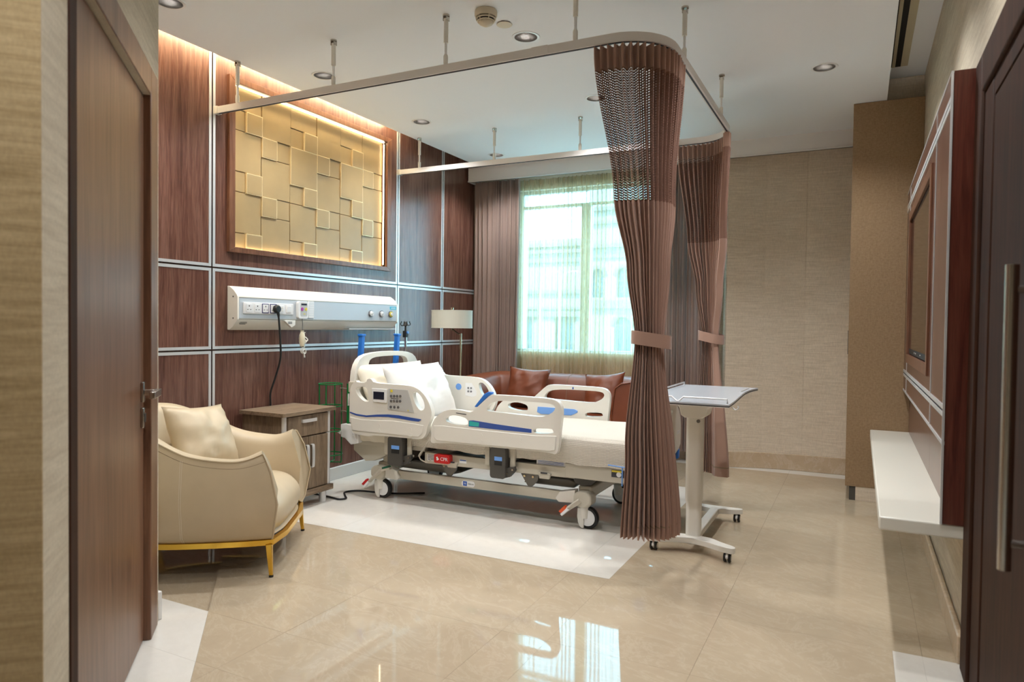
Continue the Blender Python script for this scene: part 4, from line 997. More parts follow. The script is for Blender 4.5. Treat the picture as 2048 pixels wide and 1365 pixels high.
FR_hole2b = [(-1.605,.566),(-1.587,.580),(-1.492,.585),(-1.48,.574),(-1.48,.56),(-1.594,.551)]
FR_strip = [(-2.012,.592),(-1.984,.595),(-1.834,.584),(-1.612,.573),(-1.612,.553),(-1.808,.554),(-2.014,.558)]
FR_tab = [(-1.982,.673),(-1.918,.750),(-1.892,.765),(-1.865,.763),(-1.868,.752),(-1.889,.742),(-1.965,.672)]
def rail_part(outer, holes, name, y0, y1, lab=None):
    b = B(); b.prism(smooth_poly(rs(outer), 1), y0, y1, 'y', [smooth_poly(rs(h), 1) for h in holes]); o = b.build(name, 'plastic_white', bed, bevel=.008, seg=3)
    return o
def sub(o, poly, y0, y1, nm, mt, bev=0, sm=0):
    b = B(); p = rs(poly); p = smooth_poly(p, sm) if sm else p; b.prism(p, y0, y1, 'y'); return b.build(nm, mt, o, bevel=bev)
def disc(o, x, z, r, y0, y1, nm, mt, n=14):
    p = rs([(x, z)])[0]; b = B(); b.cyl((p[0], y0, p[1]), (p[0], y1, p[1]), r, n=n); return b.build(nm, mt, o, smooth=40)
for side in (0, 1):
    o0, o1 = (YA, YA+.036) if side == 0 else (YBk-.036, YBk)
    e = -1 if side == 0 else 1                     # outward direction
    fo_ = o0 if side == 0 else o1                   # outward face
    fi_ = o1 if side == 0 else o0
    hr = rail_part(HR_outer, [HR_hole1, HR_hole2], 'head_side_rail', o0, o1)
    fr_ = rail_part(FR_outer, [FR_hole1, FR_hole2, FR_hole2b], 'foot_side_rail', o0, o1)
    # outer face details
    sub(hr, HR_stripe, fo_-.001, fo_+e*.0025, 'blue_stripe', 'blue_stripe')
    lip = [(-2.882,.552),(-2.80,.543),(-2.70,.545),(-2.55,.552),(-2.40,.546),(-2.325,.540),(-2.335,.490),(-2.36,.468),(-2.86,.468)]
    sub(hr, lip, fo_-.001, fo_+e*.006, 'lower_panel', 'plastic_white', .003)
    dsp = sub(hr, HR_disp, fo_-.001, fo_+e*.010, 'display', 'plastic_pure', .003)
    sub(dsp, HR_screen, fo_, fo_+e*.011, 'screen', 'screen')
    pnl = sub(hr, HR_panel, fo_-.001, fo_+e*.004, 'control_panel', 'panel_grey', .001)
    for (x, z) in HR_btn: disc(pnl, x, z, .0085, fo_, fo_+e*.008, 'button', 'button')
    disc(pnl, -2.561, .735, .009, fo_, fo_+e*.007, 'yellow_key', 'yellow')
    disc(pnl, -2.437, .622, .004, fo_, fo_+e*.006, 'indicator', 'yellow')
    sub(pnl, [(-2.565,.690),(-2.510,.690),(-2.510,.687),(-2.565,.687)], fo_, fo_+e*.005, 'print_line', 'ink')
    for (x, z) in ((-2.655,.515),(-2.655,.482),(-2.42,.510),(-2.42,.476)): disc(hr, x, z, .012, fo_, fo_+e*.0075, 'screw_cap', 'plastic_white', 18)
    for (x, z) in ((-1.93,.515),(-1.93,.482),(-1.68,.515),(-1.68,.482)): disc(fr_, x, z, .011, fo_, fo_+e*.0075, 'screw_cap', 'plastic_white', 18)
    sub(fr_, FR_strip, fo_-e*.006, fo_+e*.0015, 'angle_window', 'blue_soft' if False else 'blue_stripe')
    sub(fr_, [(-2.008,.590),(-1.945,.585),(-1.945,.562),(-2.010,.562)], fo_-e*.008, fo_+e*.0025, 'angle_gauge', 'teal')
    sub(fr_, [(-2.250,.545),(-2.19,.549),(-2.02,.546),(-1.80,.543),(-1.60,.541),(-1.462,.548),(-1.468,.470),(-1.50,.462),(-2.23,.458),(-2.250,.475)], fo_-.001 if side == 0 else fo_, fo_+e*.006, 'lower_panel', 'plastic_white', .003)
    if side == 0: tb = sub(fr_, FR_tab, o0+.004, o1-.004, 'release_tab', 'blue', .004)
    sub(fr_, [(-2.10,.632),(-2.03,.628),(-2.032,.624),(-2.10,.628)], fo_, fo_+e*.0012, 'print_line', 'ink')
    # inner face details
    disc(hr, -2.572, .700, .024, fi_, fi_-e*.003, 'blue_key', 'blue_soft', 24)
    ip = sub(hr, [(-2.515,.730),(-2.465,.730),(-2.425,.675),(-2.425,.645),(-2.455,.632),(-2.515,.640)], fi_, fi_-e*.002, 'inner_control_panel', 'plastic_pure')
    for (x, z) in ((-2.490,.695),(-2.467,.695),(-2.490,.671),(-2.467,.671)): disc(ip, x, z, .0075, fi_, fi_-e*.006, 'button', 'button')
    for x in (-2.585, -2.545): disc(hr, x, .752, .004, fi_, fi_-e*.003, 'indicator', 'plastic_pure')
    sub(fr_, [(-1.945,.596),(-1.68,.596),(-1.655,.588),(-1.655,.575),(-1.70,.553),(-1.92,.547),(-1.95,.56)], fi_+e*.004, fi_-e*.004, 'blue_insert', 'blue_soft', .003)
    sub(fr_, [(-1.695,.742),(-1.685,.742),(-1.685,.728),(-1.695,.728)], fi_, fi_-e*.001, 'print_mark', 'blue_stripe')
    # rail posts and latch housings
    for xa, xb in ((-2.665, -2.555), (-1.925, -1.825)):
        yh0, yh1 = (YA+.004, YA+.062) if side == 0 else (YBk-.062, YBk-.004)
        b = B(); b.prism(rrect(xa, xb, .250, .432, .018), yh0, yh1, 'y'); lh = b.build('latch_housing', 'dark_grey', bed, bevel=.006)
        b = B(); b.box(xa+.030, xb-.020, yh0-.0015 if side == 0 else yh1-.001, yh0+.001 if side == 0 else yh1+.0015, .355, .378); b.build('latch_window', 'blue_soft', lh)
        b = B(); b.box(xa+.030, xb-.020, yh0-.0012 if side == 0 else yh1-.001, yh0+.001 if side == 0 else yh1+.0012, .328, .355); b.build('latch_recess', 'black', lh)
        for xp in (xa-.038, xb+.030):
            yy = YA+.047 if side == 0 else YBk-.047
            B().ribbon(catmull([(xp, yy, .47), (xp, yy, .33), (xp, yy+(-e)*.004, .318), (xp, yy+(-e)*.03, .308)], 4), .007, .015, (1, 0, 0)).build('rail_post', 'frame_grey', bed, bevel=.002)
        b = B(); b.prism([(xb-.01, .31), (xb+.05, .325), (xb+.055, .30), (xb+.02, .262), (xb-.02, .25)], yh0+.02, yh1-.01, 'y'); lk = b.build('hinge_link', 'dark_grey', bed, bevel=.003)
        for q in ((xb+.04, .307), (xb+.004, .282)): B().cyl((q[0], yh0+.014 if side == 0 else yh1, q[1]), (q[0], yh0+.03, q[1]), .006, n=10).build('bolt', 'steel', lk)
# headboard / footboard
hb = [(3.622,.40),(3.622,.756),(3.637,.855),(3.688,.920),(3.79,.947),(4.0,.955),(4.21,.947),(4.312,.920),(4.363,.855),(4.378,.756),(4.378,.40)]
hh = [(3.770,.80),(3.770,.872),(3.792,.906),(3.873,.920),(4.127,.920),(4.208,.906),(4.230,.872),(4.230,.80)]
b = B(); b.prism(smooth_poly(hb, 1), -3.02, -2.98, 'x', [smooth_poly(hh, 1)]); hbo = b.build('headboard', 'plastic_white', bed, bevel=.010, seg=3)
for y in (3.616, 4.366): B().box(-3.024, -2.976, y, y+.018, .69, .76).build('headboard_clip', 'plastic_grey', hbo, bevel=.003)
fb = [(3.63,.36),(3.615,.50),(3.64,.60),(3.72,.67),(3.85,.70),(4.15,.70),(4.28,.67),(4.36,.60),(4.385,.50),(4.37,.36)]
b = B(); b.prism(smooth_poly(fb, 2), -1.035, -.995, 'x', [smooth_poly([(3.84,.62),(3.84,.655),(4.16,.655),(4.16,.62)], 1)]); fbo = b.build('footboard', 'plastic_white', bed, bevel=.010, seg=3)
B().box(-.9955, -.9925, 4.27, 4.345, .485, .505).build('footboard_label', 'plastic_pure', fbo)
for y in (3.615, 4.345): B().box(-1.06, -1.0, y, y+.04, .32, .385).build('corner_bumper', 'blue', bed, bevel=.008)
# deck frame under the mattress
FRG = 'frame_grey'
b = B(); b.prism([(-2.43, .272), (-1.42, .286), (-1.42, .345), (-2.43, .342)], 3.640, 3.680, 'y'); dk = b.build('deck_side_rail', FRG, bed, bevel=.003)
b = B(); b.prism([(-2.43, .272), (-1.42, .286), (-1.42, .345), (-2.43, .342)], 4.320, 4.360, 'y'); b.build('deck_side_rail', FRG, bed, bevel=.003)
for y in (3.632, 4.335): B().box(-1.475, -1.055, y, y+.035, .290, .372).build('foot_deck_rail', FRG, bed, bevel=.004)
for y in (3.640, 4.32): B().box(-2.95, -2.43, y, y+.04, .345, .385).build('head_deck_rail', FRG, bed, bevel=.003)
for x in (-2.93, -2.42, -1.93, -1.46, -1.07): B().box(x-.02, x+.02, 3.665, 4.335, .30, .345).build('cross_tube', FRG, bed)
B().box(-2.97, -1.05, 3.65, 4.35, .388, .410).build('mattress_deck', 'dark_grey', bed)
for x in (-2.22, -1.60):
    h = B(); h.prism([(x-.03, .268), (x+.03, .268), (x+.04, .30), (x-.04, .30)], 3.622, 3.640, 'y'); h.build('strap_hook', FRG, bed, bevel=.002)
    B().box(x-.02, x+.02, 3.617, 3.623, .298, .306).build('hook_mark', 'ink', bed)
# CPR release and labels
b = B(); b.prism(rrect(-2.335, -2.225, .292, .345, .010), 3.600, 3.640, 'y'); cpr = b.build('cpr_handle', 'red', bed, bevel=.005)
text_mesh('CPR', .030, 'white_ink', cpr, (-2.262, 3.5990, .318), (1, 0, 0), (0, 0, 1), 'lettering', .0006)
b = B(); b.cyl((-2.312, 3.6005, .325), (-2.312, 3.5985, .325), .006, n=12); b.obox((-2.308, 3.5995, .315), (.016, .002, .010), Matrix.Rotation(R(-35), 3, 'Y')); b.build('heart_mark', 'white_ink', cpr)
B().box(-2.41, -2.345, 3.6385, 3.6395, .292, .332).build('warning_label', 'plastic_pure', dk)
for z in (.300, .309, .318, .327): B().box(-2.405, -2.355, 3.6380, 3.6386, z-.0025, z+.0025).build('label_print', 'mid_grey', dk)
B().box(-2.175, -2.125, 3.6385, 3.6395, .300, .322).build('info_label', 'plastic_pure', dk); B().box(-2.172, -2.128, 3.638, 3.6386, .314, .320).build('label_print', 'logo_blue', dk)
B().box(-1.66, -1.475, 3.648, 3.652, .345, .372).build('foot_section_label', 'plastic_pure', bed)
for z in (.351, .358, .365): B().box(-1.65, -1.49, 3.6472, 3.6482, z-.0012, z+.0012).build('label_print', 'logo_blue', bed)
yl = B().box(-1.20, -1.105, 3.6305, 3.6322, .322, .362).build('caution_label', 'ink', bed)
B().box(-1.198, -1.14, 3.6298, 3.6306, .350, .360).build('label_print', 'yellow', yl); B().cyl((-1.158, 3.6306, .338), (-1.158, 3.6295, .338), .014, n=16).build('label_disc', 'white_ink', yl)
B().tube([(-1.21, 3.60, .392), (-1.135, 3.60, .388), (-1.06, 3.605, .384)], .004, 6).build('blue_rod', 'blue_soft', bed); B().tube([(-1.13, 3.602, .388), (-1.13, 3.602, .285)], .004, 6).build('blue_rod', 'blue_soft', bed)
# base frame
for y in (3.675, 4.295):
    b = B(); b.box(-2.70, -1.44, y, y+.03, .142, .196); br_ = b.build('base_rail', FRG, bed, bevel=.003)
    if y < 4:
        b = B(); b.prism(rrect(-2.178, -2.085, .150, .186, .017), y-.0025, y+.002, 'y'); pill = b.build('maker_badge', 'plastic_pure', br_)
        sq = B().box(-2.167, -2.140, y-.0035, y-.002, .154, .182).build('badge_square', 'logo_blue', pill)
        text_mesh('H', .020, 'white_ink', sq, (-2.1535, y-.0037, .168), (1, 0, 0), (0, 0, 1), 'lettering', .0004)
        text_mesh('Hillrom', .0135, 'ink', pill, (-2.112, y-.0030, .168), (1, 0, 0), (0, 0, 1), 'lettering', .0004)
for x0_, x1_ in ((-2.86, -2.74), (-1.44, -1.32)):
    b = B(); b.box(x0_+.02, x1_-.02, 3.70, 4.30, .165, .235); b.build('cross_beam', FRG, bed, bevel=.012)
for (xw, sx) in ((-2.805, 1), (-1.375, -1)):
    for (yw, sy) in ((3.69, -1), (4.31, 1)):
        b = B(); b.prism(smooth_poly([(xw-.055, .125), (xw+.055, .125), (xw+.055, .215), (xw-.055, .215)], 1), yw-.045, yw+.045, 'y'); cc_ = b.build('corner_casting', FRG, bed, bevel=.012, seg=3)
        b = B(); q = [(xw+sx*.05, .14), (xw+sx*.15, .135), (xw+sx*.17, .155), (xw+sx*.145, .195), (xw+sx*.05, .215)]; b.prism(q if sx > 0 else list(reversed(q)), yw-.028, yw+.028, 'y'); b.build('casting_arm', 'plastic_white', cc_, bevel=.004)
        b = B(); b.lathe([(0, .060), (.030, .060), (.032, .10), (.032, .122), (.034, .128), (.034, .134), (0, .134)], (xw, yw, 0), 18); cst = b.build('caster_fork', 'plastic_white', bed, smooth=40)
        b = B(); b.prism([(xw-.034, .118), (xw+.004, .118), (xw+.004, .004), (xw-.008, .005), (xw-.022, .018), (xw-.031, .040), (xw-.035, .065)], yw+sy*.020-.008, yw+sy*.020+.008, 'y'); b.build('caster_cover', 'plastic_white', cst, bevel=.003)
        wx = xw+.022
        b = B(); b.lathe([(.050, -.017), (.058, -.017), (.063, -.008), (.063, .008), (.058, .017), (.050, .017), (.050, -.017)], (wx, yw, .063), 32, 'y'); b.build('tyre', 'black', cst, smooth=40)
        b = B(); b.lathe([(0, -.018), (.045, -.018), (.051, -.012), (.051, .012), (.045, .018), (0, .018)], (wx, yw, .063), 32, 'y'); b.build('wheel_disc', 'plastic_pure', cst, smooth=40)
    # brake pedals on the near side
    if sx > 0: p0, p1, p2 = (xw+.05, 3.640, .205), (xw-.03, 3.634, .13), (xw-.085, 3.630, .075)
    else: p0, p1, p2 = (xw-.01, 3.640, .165), (xw-.07, 3.634, .12), (xw-.105, 3.630, .085)
    pd = B().ribbon([p0, Vector(p0).lerp(Vector(p1), .5), p1, p2], .007, .014, (1, 0, 1)).build('brake_pedal', 'plastic_grey', bed, bevel=.003)
    v = (Vector(p2)-Vector(p1)).normalized(); mid = Vector(p1).lerp(Vector(p2), .72)
    w_ = Vector((-v.z, 0, v.x)); mid2 = mid - w_*(.016 if (w_.z < 0) else -.016)
    pts_ = [mid2+v*a+w_*bb for a, bb in ((-.028, -.010), (.028, -.010), (.022, .010), (-.02, .010))]
    b = B(); b.prism([(p.x, p.z) for p in smooth_poly(pts_, 1) ] if False else [(p.x, p.z) for p in pts_], 3.618, 3.646, 'y'); b.build('pedal_pad', 'red' if sx > 0 else 'orange', pd, bevel=.004)
    b = B(); b.obox(mid, (.055, .032, .016), Matrix((v, Vector((0, 1, 0)), v.cross(Vector((0, 1, 0))))).transposed()); b.build('pedal_tip', 'plastic_pure', pd, bevel=.003)
    if sx > 0:
        b = B(); b.prism([(xw+.055, .215), (xw+.105, .232), (xw+.118, .222), (xw+.06, .200)], 3.618, 3.646, 'y'); b.build('pedal_pad', 'green_dark', pd, bevel=.004)
        B().obox((xw+.085, 3.632, .205), (.075, .030, .014), Matrix.Rotation(R(-16), 3, 'Y')).build('pedal_tip', 'plastic_grey', pd, bevel=.003)
# lifting plates and dark mechanism
for x in (-2.28, -1.72):
    for y in (3.69, 4.29):
        b = B(); b.prism([(x-.06, .268), (x+.055, .272), (x+.05, .235), (x+.012, .196), (x-.012, .196)], y, y+.012, 'y'); lp = b.build('lift_plate', 'mid_grey', bed)
        for dx in (-.035, .02): B().cyl((x+dx, y-.005, .256), (x+dx, y+.004, .256), .007, n=10).build('bolt', 'brass', lp)
b = B(); b.prism([(-2.70, .20), (-2.28, .198), (-2.22, .215), (-2.26, .25), (-2.62, .26), (-2.70, .245)], 3.74, 4.26, 'y'); b.build('lift_cradle', 'mid_grey', bed, bevel=.01)
b = B(); b.prism([(-1.80, .198), (-1.47, .20), (-1.44, .235), (-1.50, .255), (-1.74, .25)], 3.76, 4.24, 'y'); b.build('lift_cradle', 'mid_grey', bed, bevel=.01)
b = B(); b.prism([(-1.46, .292), (-1.30, .292), (-1.34, .245), (-1.40, .235), (-1.44, .25)], 3.70, 3.712, 'y'); b.build('actuator_plate', 'dark_grey', bed)
B().cyl((-2.2, 3.95, .25), (-1.5, 3.95, .28), .03, n=14).build('actuator', 'mid_grey', bed, smooth=40)
# head end shroud, bumper
b = B(); b.prism([(-3.01, .42), (-2.72, .40), (-2.72, .30), (-2.83, .245), (-2.91, .235), (-3.01, .30)], 3.655, 4.345, 'y'); b.build('head_shroud', FRG, bed, bevel=.006)
b = B(); b.prism([(-2.80, .31), (-2.66, .31), (-2.60, .24), (-2.70, .225), (-2.80, .235)], 3.70, 4.30, 'y'); b.build('head_motor_cover', 'plastic_grey', bed, bevel=.006)
b = B(); b.prism([(-3.075, .475), (-3.0, .480), (-2.935, .47), (-2.925, .36), (-2.99, .345), (-3.04, .385), (-3.075, .39)], 3.60, 3.66, 'y'); bp_ = b.build('head_bumper', 'plastic_pure', bed, bevel=.006)
for q in ((-2.955, .452), (-2.97, .41), (-2.955, .375)): B().cyl((q[0], 3.595, q[1]), (q[0], 3.602, q[1]), .008, n=14).build('rivet', 'plastic_pure', bp_)
b = B(); b.prism([(-3.075, .40), (-3.115, .415), (-3.075, .432)], 3.61, 3.65, 'y'); b.build('roller_horn', 'plastic_pure', bp_, bevel=.004)
b = B(); b.prism([(-3.075, .475), (-3.0, .480), (-2.935, .47), (-2.925, .36), (-2.99, .345), (-3.04, .385), (-3.075, .39)], 4.34, 4.40, 'y'); b.build('head_bumper', 'plastic_pure', bed, bevel=.006)
# blue push handles behind the headboard
for y, tl in ((3.815, -.018), (4.225, -.022)):
    b = B(); b.ribbon([(-3.085, y+tl*1.6, .60), (-3.088, y, .85), (-3.09, y-tl, 1.06)], .014, .018, (1, 0, 0)); ph_ = b.build('push_handle', 'blue', bed, bevel=.004)
    B().box(-3.112, -3.068, y-tl-.020, y-tl+.020, 1.058, 1.074).build('handle_cap', 'blue', ph_, bevel=.004)
    B().box(-3.10, -3.0, y-.02, y+.02, .56, .62).build('handle_socket', FRG, bed, bevel=.004)
# coiled cord of the hand control
pts = []
p0, p1 = Vector((-2.36, 3.575, .43)), Vector((-2.435, 3.585, .325)); n_t = 26; ax = (p1-p0).normalized(); a1 = ax.orthogonal().normalized(); a2 = ax.cross(a1)
for i in range(n_t*8+1):
    a = 2*PI*i/8; pts.append(p0.lerp(p1, i/(n_t*8)) + (a1*math.cos(a)+a2*math.sin(a))*.006)
B().tube(pts, .0017, 5).build('coiled_cord', 'plastic_grey', bed, smooth=60)
B().tube(catmull([p1, (-2.43, 3.60, .30), (-2.40, 3.62, .285), (-2.38, 3.635, .30)], 5), .004, 6).build('cord_tail', 'plastic_grey', bed, smooth=60)

# ================================================================== BEDDING
mt = thing('mattress', 'white covered mattress on the hospital bed', 'mattress', (-2.0, 4.0, .411))
b = B(); b.prism(rrect(-2.965, -1.045, 3.635, 4.365, .05), .411, .512, 'z'); b.build('mattress_body', 'sheet', mt, bevel=.025, seg=4)
def bl_sec(t):    # across the bed: near hem -> top -> far hem
    pts_ = [(3.6215, .372), (3.618, .42), (3.619, .48), (3.628, .508), (3.652, .524), (3.75, .529), (4.0, .531), (4.25, .529), (4.348, .524), (4.372, .508), (4.381, .48), (4.382, .45)]
    k = t*(len(pts_)-1); i = min(int(k), len(pts_)-2); f_ = k-i
    return pts_[i][0]*(1-f_)+pts_[i+1][0]*f_, pts_[i][1]*(1-f_)+pts_[i+1][1]*f_
XH, XFt = -2.52, -1.038
def bl_len(v):
    L = 0; p = bl_sec(0)
    for i in range(1, 41):
        q = bl_sec(v*i/40); L += math.hypot(q[0]-p[0], q[1]-p[1]); p = q
    return L
def bl(u, v):
    x = XH+(XFt-XH)*u; y, z = bl_sec(v)
    n1 = noise.noise((x*5, v*6, 1.7)); n2 = noise.noise((x*14, v*9, 4.2))
    if v < .3: z += (.012*n1+.006*n2)*(1-v/.3) - .012*(1-v/.3)*max(0, (u-.5))*0; y += -.006*abs(n2)*0 + .004*n1
    else: z += .005*n1+.002*n2
    return (x, y, z)
bt = thing('blanket', 'cream waffle weave blanket hanging over the side of the bed', 'blanket', (-1.78, 4.0, .39))
b = B(); b.grid(bl, 110, 55, uvfn=lambda u, v: (u*1.48, bl_len(v))); b.build('blanket_cloth', 'waffle', bt, smooth=180)
sh_ = thing('bed_sheet', 'white sheet hem tucked under the head of the mattress', 'sheet', (-2.72, 3.64, .37))
def shf(u, v):
    x = -2.93+.42*u; return (x, 3.628-.004*math.sin(u*23+v*4)-.004*v, .375+.075*v+.010*noise.noise((u*6, v*2, 8))*(1-v))
b = B(); b.grid(shf, 40, 8); b.build('sheet_hem', 'pillowcase', sh_, smooth=180)
tag(cushion('pillow', 'pillowcase', None, .66, .40, .17, frame3((-2.87, 3.96, .700), (.80, -.12, .45), (-.25, .03, 1)), .10, 20, 1, .016), 'rear cream bed pillow leaning on the headboard', 'pillow', 'pillows on the bed')
tag(cushion('pillow', 'sheet', None, .64, .42, .19, frame3((-2.715, 4.02, .680), (.86, -.05, .42), (-.30, .02, 1)), .10, 20, 6, .018), 'front white bed pillow standing on the mattress', 'pillow', 'pillows on the bed')

# ================================================================== IV POLE, CYLINDER HOLDER
iv = thing('iv_pole', 'slim steel infusion pole with black hooks behind the headboard', 'infusion pole', (-3.10, 4.36, .0))
B().cyl((-3.10, 4.365, .30), (-3.10, 4.365, 1.06), .010, n=14).build('pole', 'chrome', iv, smooth=40)
b = B(); b.prism(rrect(4.350, 4.380, 1.045, 1.095, .006), -3.115, -3.085, 'x'); cl = b.build('clamp', 'black', iv, bevel=.003)
B().cyl((-3.084, 4.365, 1.082), (-3.074, 4.365, 1.082), .0095, n=16).build('blue_knob', 'blue_soft', cl)
B().cyl((-3.10, 4.365, 1.09), (-3.10, 4.365, 1.15), .007, n=12).build('upper_rod', 'black', iv, smooth=40)
b = B(); b.lathe([(0, 1.165), (.006, 1.163), (.016, 1.140), (.018, 1.134), (0, 1.134)], (-3.10, 4.365, 0), 14); hk = b.build('hook_crown', 'black', iv, smooth=40)
for dx, dy in ((.8, -.6), (-.8, .6), (.6, .8), (-.6, -.8)):
    p = [(-3.10+dx*a, 4.365+dy*a, z) for a, z in ((.012, 1.140), (.025, 1.134), (.035, 1.138), (.038, 1.150), (.032, 1.160), (.034, 1.167))]
    B().tube(catmull(p, 4), .004, 6).build('hook', 'black', hk, smooth=60)
B().box(-3.115, -2.99, 4.35, 4.38, .30, .345).build('pole_socket', 'mid_grey', iv)
cg = thing('cylinder_holder', 'green wire oxygen cylinder holder mounted at the head of the bed', 'cylinder holder', (-3.175, 3.60, .20))
cxg, cyg, rg = -3.175, 3.615, .078
for z in (.738, .590, .425, .265): B().torus((cxg, cyg, z), rg, .0042, 28, 6).build('ring', 'green', cg, smooth=60)
for k in range(4):
    a = 2*PI*k/4+.35; x, y = cxg+rg*math.cos(a), cyg+rg*math.sin(a)
    b = B(); b.tube(catmull([(x, y, .74), (x, y, .6), (x, y, .4), (x, y, .225), (cxg+rg*.8*math.cos(a), cyg+rg*.8*math.sin(a), .212), (cxg, cyg, .21)], 3), .0042, 6); b.build('upright_wire', 'green', cg, smooth=60)
B().cyl((cxg-.02, cyg-rg-.012, .593), (cxg-.02, cyg-rg+.004, .593), .007, n=10).build('clamp_screw', 'black', cg)
B().cyl((-3.035, 3.63, .48), (-3.035, 3.63, .745), .0105, n=14).build('mounting_post', 'green', cg, smooth=40)
B().cyl((-3.035, 3.63, .44), (-3.035, 3.63, .485), .006, n=10).build('post_pin', 'steel', cg, smooth=40)
B().box(-3.030, -3.0235, 3.618, 3.642, .60, .68).build('post_label', 'plastic_pure', cg)
for z in (.712, .560): B().tube([(cxg+rg, 3.62, z), (-3.08, 3.625, z), (-3.035, 3.63, z-.004)], .004, 6).build('bracket_arm', 'steel', cg, smooth=60)

# ================================================================== OVERBED TABLE
ot = thing('overbed_table', 'height adjustable overbed table with a grey top on a wheeled base', 'table', (-.745, 3.85, 0))
out = [(-.955, 3.25), (-.522, 3.25), (-.526, 3.42), (-.538, 3.66), (-.548, 3.88), (-.547, 4.05), (-.537, 4.17), (-.522, 4.25), (-.955, 4.25)]
o2 = [tuple(p) for p in out[:1]] + [tuple(p.xy) for p in catmull([Vector((a, b_, 0)) for a, b_ in out[1:8]], 5)] + [out[8]]
B().prism(o2, .786, .790, 'z').build('edge_band', 'black', ot); B().prism(o2, .790, .800, 'z').build('table_top', plain('grey_laminate', (.50, .52, .55), .22), ot, bevel=.002)
B().prism(o2, .783, .7865, 'z').build('table_underside', 'plastic_white', ot)
def rim_rail(p, nm='lip_rail'): B().tube(p, .0045, 8).build(nm, 'silver', ot, smooth=60)
rim_rail([(-.93, 3.275, .801), (-.93, 3.275, .820), (-.79, 3.275, .820), (-.765, 3.262, .802), (-.755, 3.262, .800), (-.735, 3.275, .820), (-.535, 3.275, .820), (-.535, 3.275, .801)])
rim_rail([(-.935, 3.32, .801), (-.935, 3.32, .818), (-.935, 4.18, .818), (-.935, 4.18, .801)])
rim_rail([(-.572, 3.92, .8015), (-.562, 4.15, .8015)])
b = B(); b.prism([(-.83, .786), (-.66, .786), (-.662, .748), (-.672, .74), (-.682, .70), (-.70, .688), (-.79, .688), (-.808, .70), (-.818, .74), (-.828, .748)], 3.545, 3.68, 'y'); hd = b.build('tilt_head', 'plastic_white', ot, bevel=.012, seg=3)
b = B(); b.box(-.80, -.72, 3.538, 3.56, .752, .784); b.build('release_lever', 'plastic_grey', hd, bevel=.003)
for x in (-.80, -.72): B().box(x-.003, x+.003, 3.537, 3.548, .756, .784).build('lever_gap', 'black', hd)
B().prism(rrect(-.786, -.704, 3.565, 3.645, .022), .255, .690, 'z').build('upper_column', 'plastic_white', ot, smooth=40)
B().prism(rrect(-.782, -.708, 3.569, 3.641, .022), .06, .26, 'z').build('lower_column', 'plastic_white', ot, smooth=40)
B().cyl((-.722, 3.570, .672), (-.722, 3.560, .672), .009, n=12).build('column_knob', 'mid_grey', ot)
b = B(); P_ = [(-.96, 3.485), (-.90, 3.478), (-.82, 3.52), (-.745, 3.535), (-.67, 3.52), (-.58, 3.470), (-.52, 3.455), (-.515, 3.50), (-.60, 3.545), (-.66, 3.60), (-.83, 3.60), (-.90, 3.545), (-.965, 3.53)]
b.prism(smooth_poly(P_, 2), .050, .078, 'z'); b.build('front_foot', 'plastic_white', ot, bevel=.006)
b = B(); P_ = [(-.90, 4.23), (-.80, 4.20), (-.745, 4.17), (-.69, 4.20), (-.60, 4.225), (-.59, 4.265), (-.68, 4.265), (-.745, 4.26), (-.81, 4.265), (-.90, 4.275)]
b.prism(smooth_poly(P_, 2), .050, .078, 'z'); b.build('rear_foot', 'plastic_white', ot, bevel=.006)
b = B(); b.prism([(-.772, 3.56), (-.718, 3.56), (-.718, 4.22), (-.772, 4.22)], .044, .080, 'z'); b.build('base_beam', 'plastic_white', ot, bevel=.010)
for (x, y) in ((-.925, 3.508), (-.555, 3.490), (-.875, 4.25), (-.625, 4.245)):
    cs_ = B().lathe([(0, .035), (.012, .035), (.014, .05), (0, .05)], (x, y, 0), 14).build('caster_stem', 'black', ot, smooth=40)
    for dx in (-.011, .011): B().lathe([(0, -.007), (.019, -.007), (.023, -.003), (.023, .003), (.019, .007), (0, .007)], (x+dx, y, .0235), 20, 'x').build('caster_wheel', 'black', cs_, smooth=40)
    B().lathe([(0, -.0185), (.0145, -.0185), (.0145, .0185), (0, .0185)], (x, y, .0235), 18, 'x').build('wheel_cap', 'plastic_white', cs_, smooth=40)
    b = B(); b.prism([(y-.024, .022), (y+.018, .022), (y+.015, .042), (y-.012, .046), (y-.026, .034)], x-.006, x+.006, 'x'); b.build('caster_brake', 'plastic_pure', cs_, bevel=.003)
B().tube(catmull([(-.545, 3.42, .784), (-.530, 3.40, .770), (-.515, 3.39, .762), (-.502, 3.385, .770), (-.504, 3.385, .782)], 4), .003, 6).build('bag_hook', 'plastic_pure', ot, smooth=60)

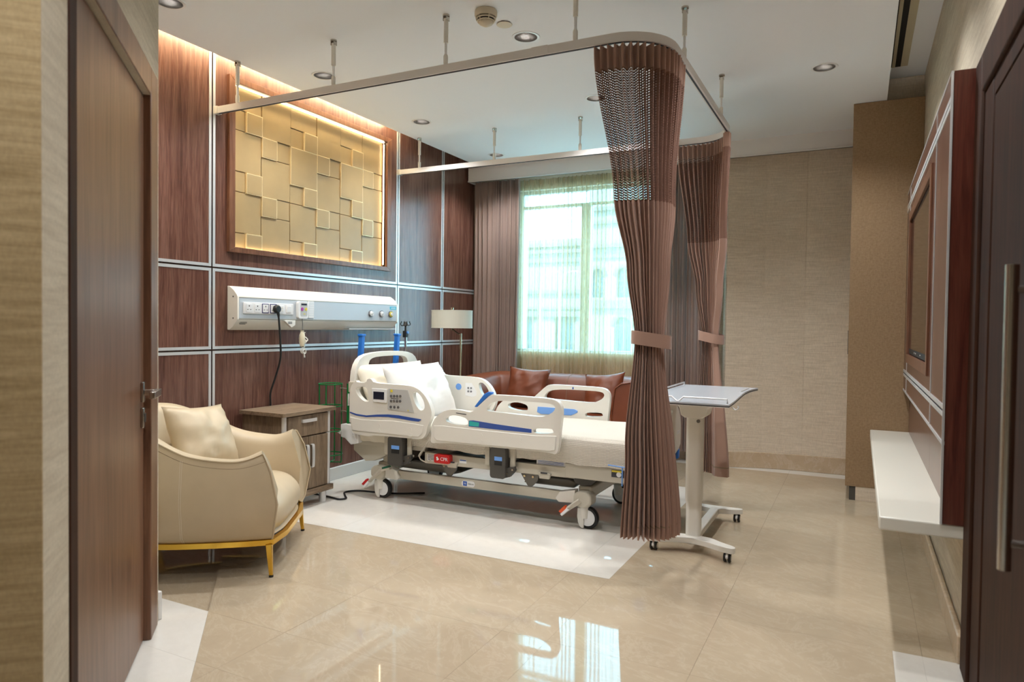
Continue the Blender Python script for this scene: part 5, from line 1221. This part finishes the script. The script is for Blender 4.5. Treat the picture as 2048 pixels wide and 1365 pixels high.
# ================================================================== TV WALL, BENCH, CABINET
tvp = thing('tv_wall_panel', 'walnut television wall panel with metal strips on the right wall', 'wall panel', (.30, 3.96, .49))
PX, PY0, PY1, PZ0, PZ1 = .262, 2.77, 5.16, .770, 2.02
ysr = [PY0, 3.25, 4.85, PY1]; zsr = [PZ0, .875, 1.925, PZ1]; TVY0, TVY1, TVZ0, TVZ1 = 3.43, 4.76, 1.005, 1.80
for i in range(3):
    for j in range(3):
        a, b_, c, d = ysr[i]+.003, ysr[i+1]-.003, zsr[j]+(.004 if j else 0), zsr[j+1]-(.004 if j < 2 else 0)
        if i == 1 and j == 1:
            b = B(); b.prism([(a, c), (b_, c), (b_, d), (a, d)], PX, PX+.02, 'x', [[(TVY0, TVZ0), (TVY1, TVZ0), (TVY1, TVZ1), (TVY0, TVZ1)]]); b.build('wood_panel', 'panel', tvp)
        else: B().box(PX, PX+.02, a, b_, c, d).build('wood_panel', 'panel', tvp)
        def st_(y0_, y1_, z0_, z1_): B().box(PX-.0025, PX+.004, y0_, y1_, z0_, z1_).build('metal_strip', 'silver', tvp)
        if j: st_(a, b_, c, c+.017)
        if j < 2: st_(a, b_, d-.017, d)
        if i: st_(a, a+.012, c+.017*(j > 0), d-.017*(j < 2))
B().box(PX-.003, PX+.006, PY0, PY1, PZ0-.012, PZ0).build('edge_trim', 'silver', tvp); B().box(PX-.003, PX+.006, PY0, PY1, PZ1, PZ1+.006).build('edge_trim', 'silver', tvp)
B().box(PX-.003, PX+.004, PY0-.003, PY0+.004, .487, PZ1+.006).build('edge_trim', 'silver', tvp)
b = B(); b.box(PX+.004, XR-.001, PY0, PY0+.03, .487, PZ1+.006); b.box(PX+.02, XR-.001, PY0+.03, PY1, PZ0, PZ1); b.build('carcass', 'panel_edge', tvp)
for (a, b_) in ((PY0+.03, 3.68), (3.682, PY1)): B().box(PX+.036, PX+.05, a, b_, .487, PZ0).build('lower_panel', 'panel', tvp)
fo = [(TVY0-.05, TVZ0-.05), (TVY1+.05, TVZ0-.05), (TVY1+.05, TVZ1+.05), (TVY0-.05, TVZ1+.05)]; fi = [(TVY0, TVZ0), (TVY1, TVZ0), (TVY1, TVZ1), (TVY0, TVZ1)]
for k in range(4): B().prism([fo[k], fo[(k+1) % 4], fi[(k+1) % 4], fi[k]], PX-.010, PX+.002, 'x').build('tv_surround', 'frame_wood', tvp, bevel=.002)
tv = thing('television', 'black flat television set into the wood panel on the right wall', 'television', (PX+.005, (TVY0+TVY1)/2, TVZ0))
B().box(PX+.004, PX+.0185, TVY0+.004, TVY1-.004, TVZ0+.004, TVZ1-.004).build('bezel', 'black', tv, bevel=.002); B().box(PX+.0025, PX+.0045, TVY0+.014, TVY1-.014, TVZ0+.035, TVZ1-.014).build('screen', 'tv', tv)
for y in (3.9, 4.2, 4.3): B().cyl((PX+.0045, y, TVZ0+.02), (PX+.002, y, TVZ0+.02), .004, n=8).build('button', 'silver', tv)
bn = thing('wall_bench', 'white floating wall bench shelf below the television', 'bench', (.21, 3.96, .44))
b = B(); b.box(.076, XR-.001, 2.775, 5.16, .438, .486); b.build('slab', 'bench', bn, bevel=.006, seg=3)
cab = thing('tall_cabinet', 'tall tan fabric covered cabinet in the far right corner', 'cabinet', (.14, 5.6, 0))
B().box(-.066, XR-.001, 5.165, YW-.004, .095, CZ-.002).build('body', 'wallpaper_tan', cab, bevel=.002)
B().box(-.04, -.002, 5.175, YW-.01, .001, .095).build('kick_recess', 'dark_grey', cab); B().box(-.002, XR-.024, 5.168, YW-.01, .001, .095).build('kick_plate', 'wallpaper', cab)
B().box(-.070, -.066, 5.20, 5.23, .98, 1.14).build('finger_pull', 'dark_grey', cab)
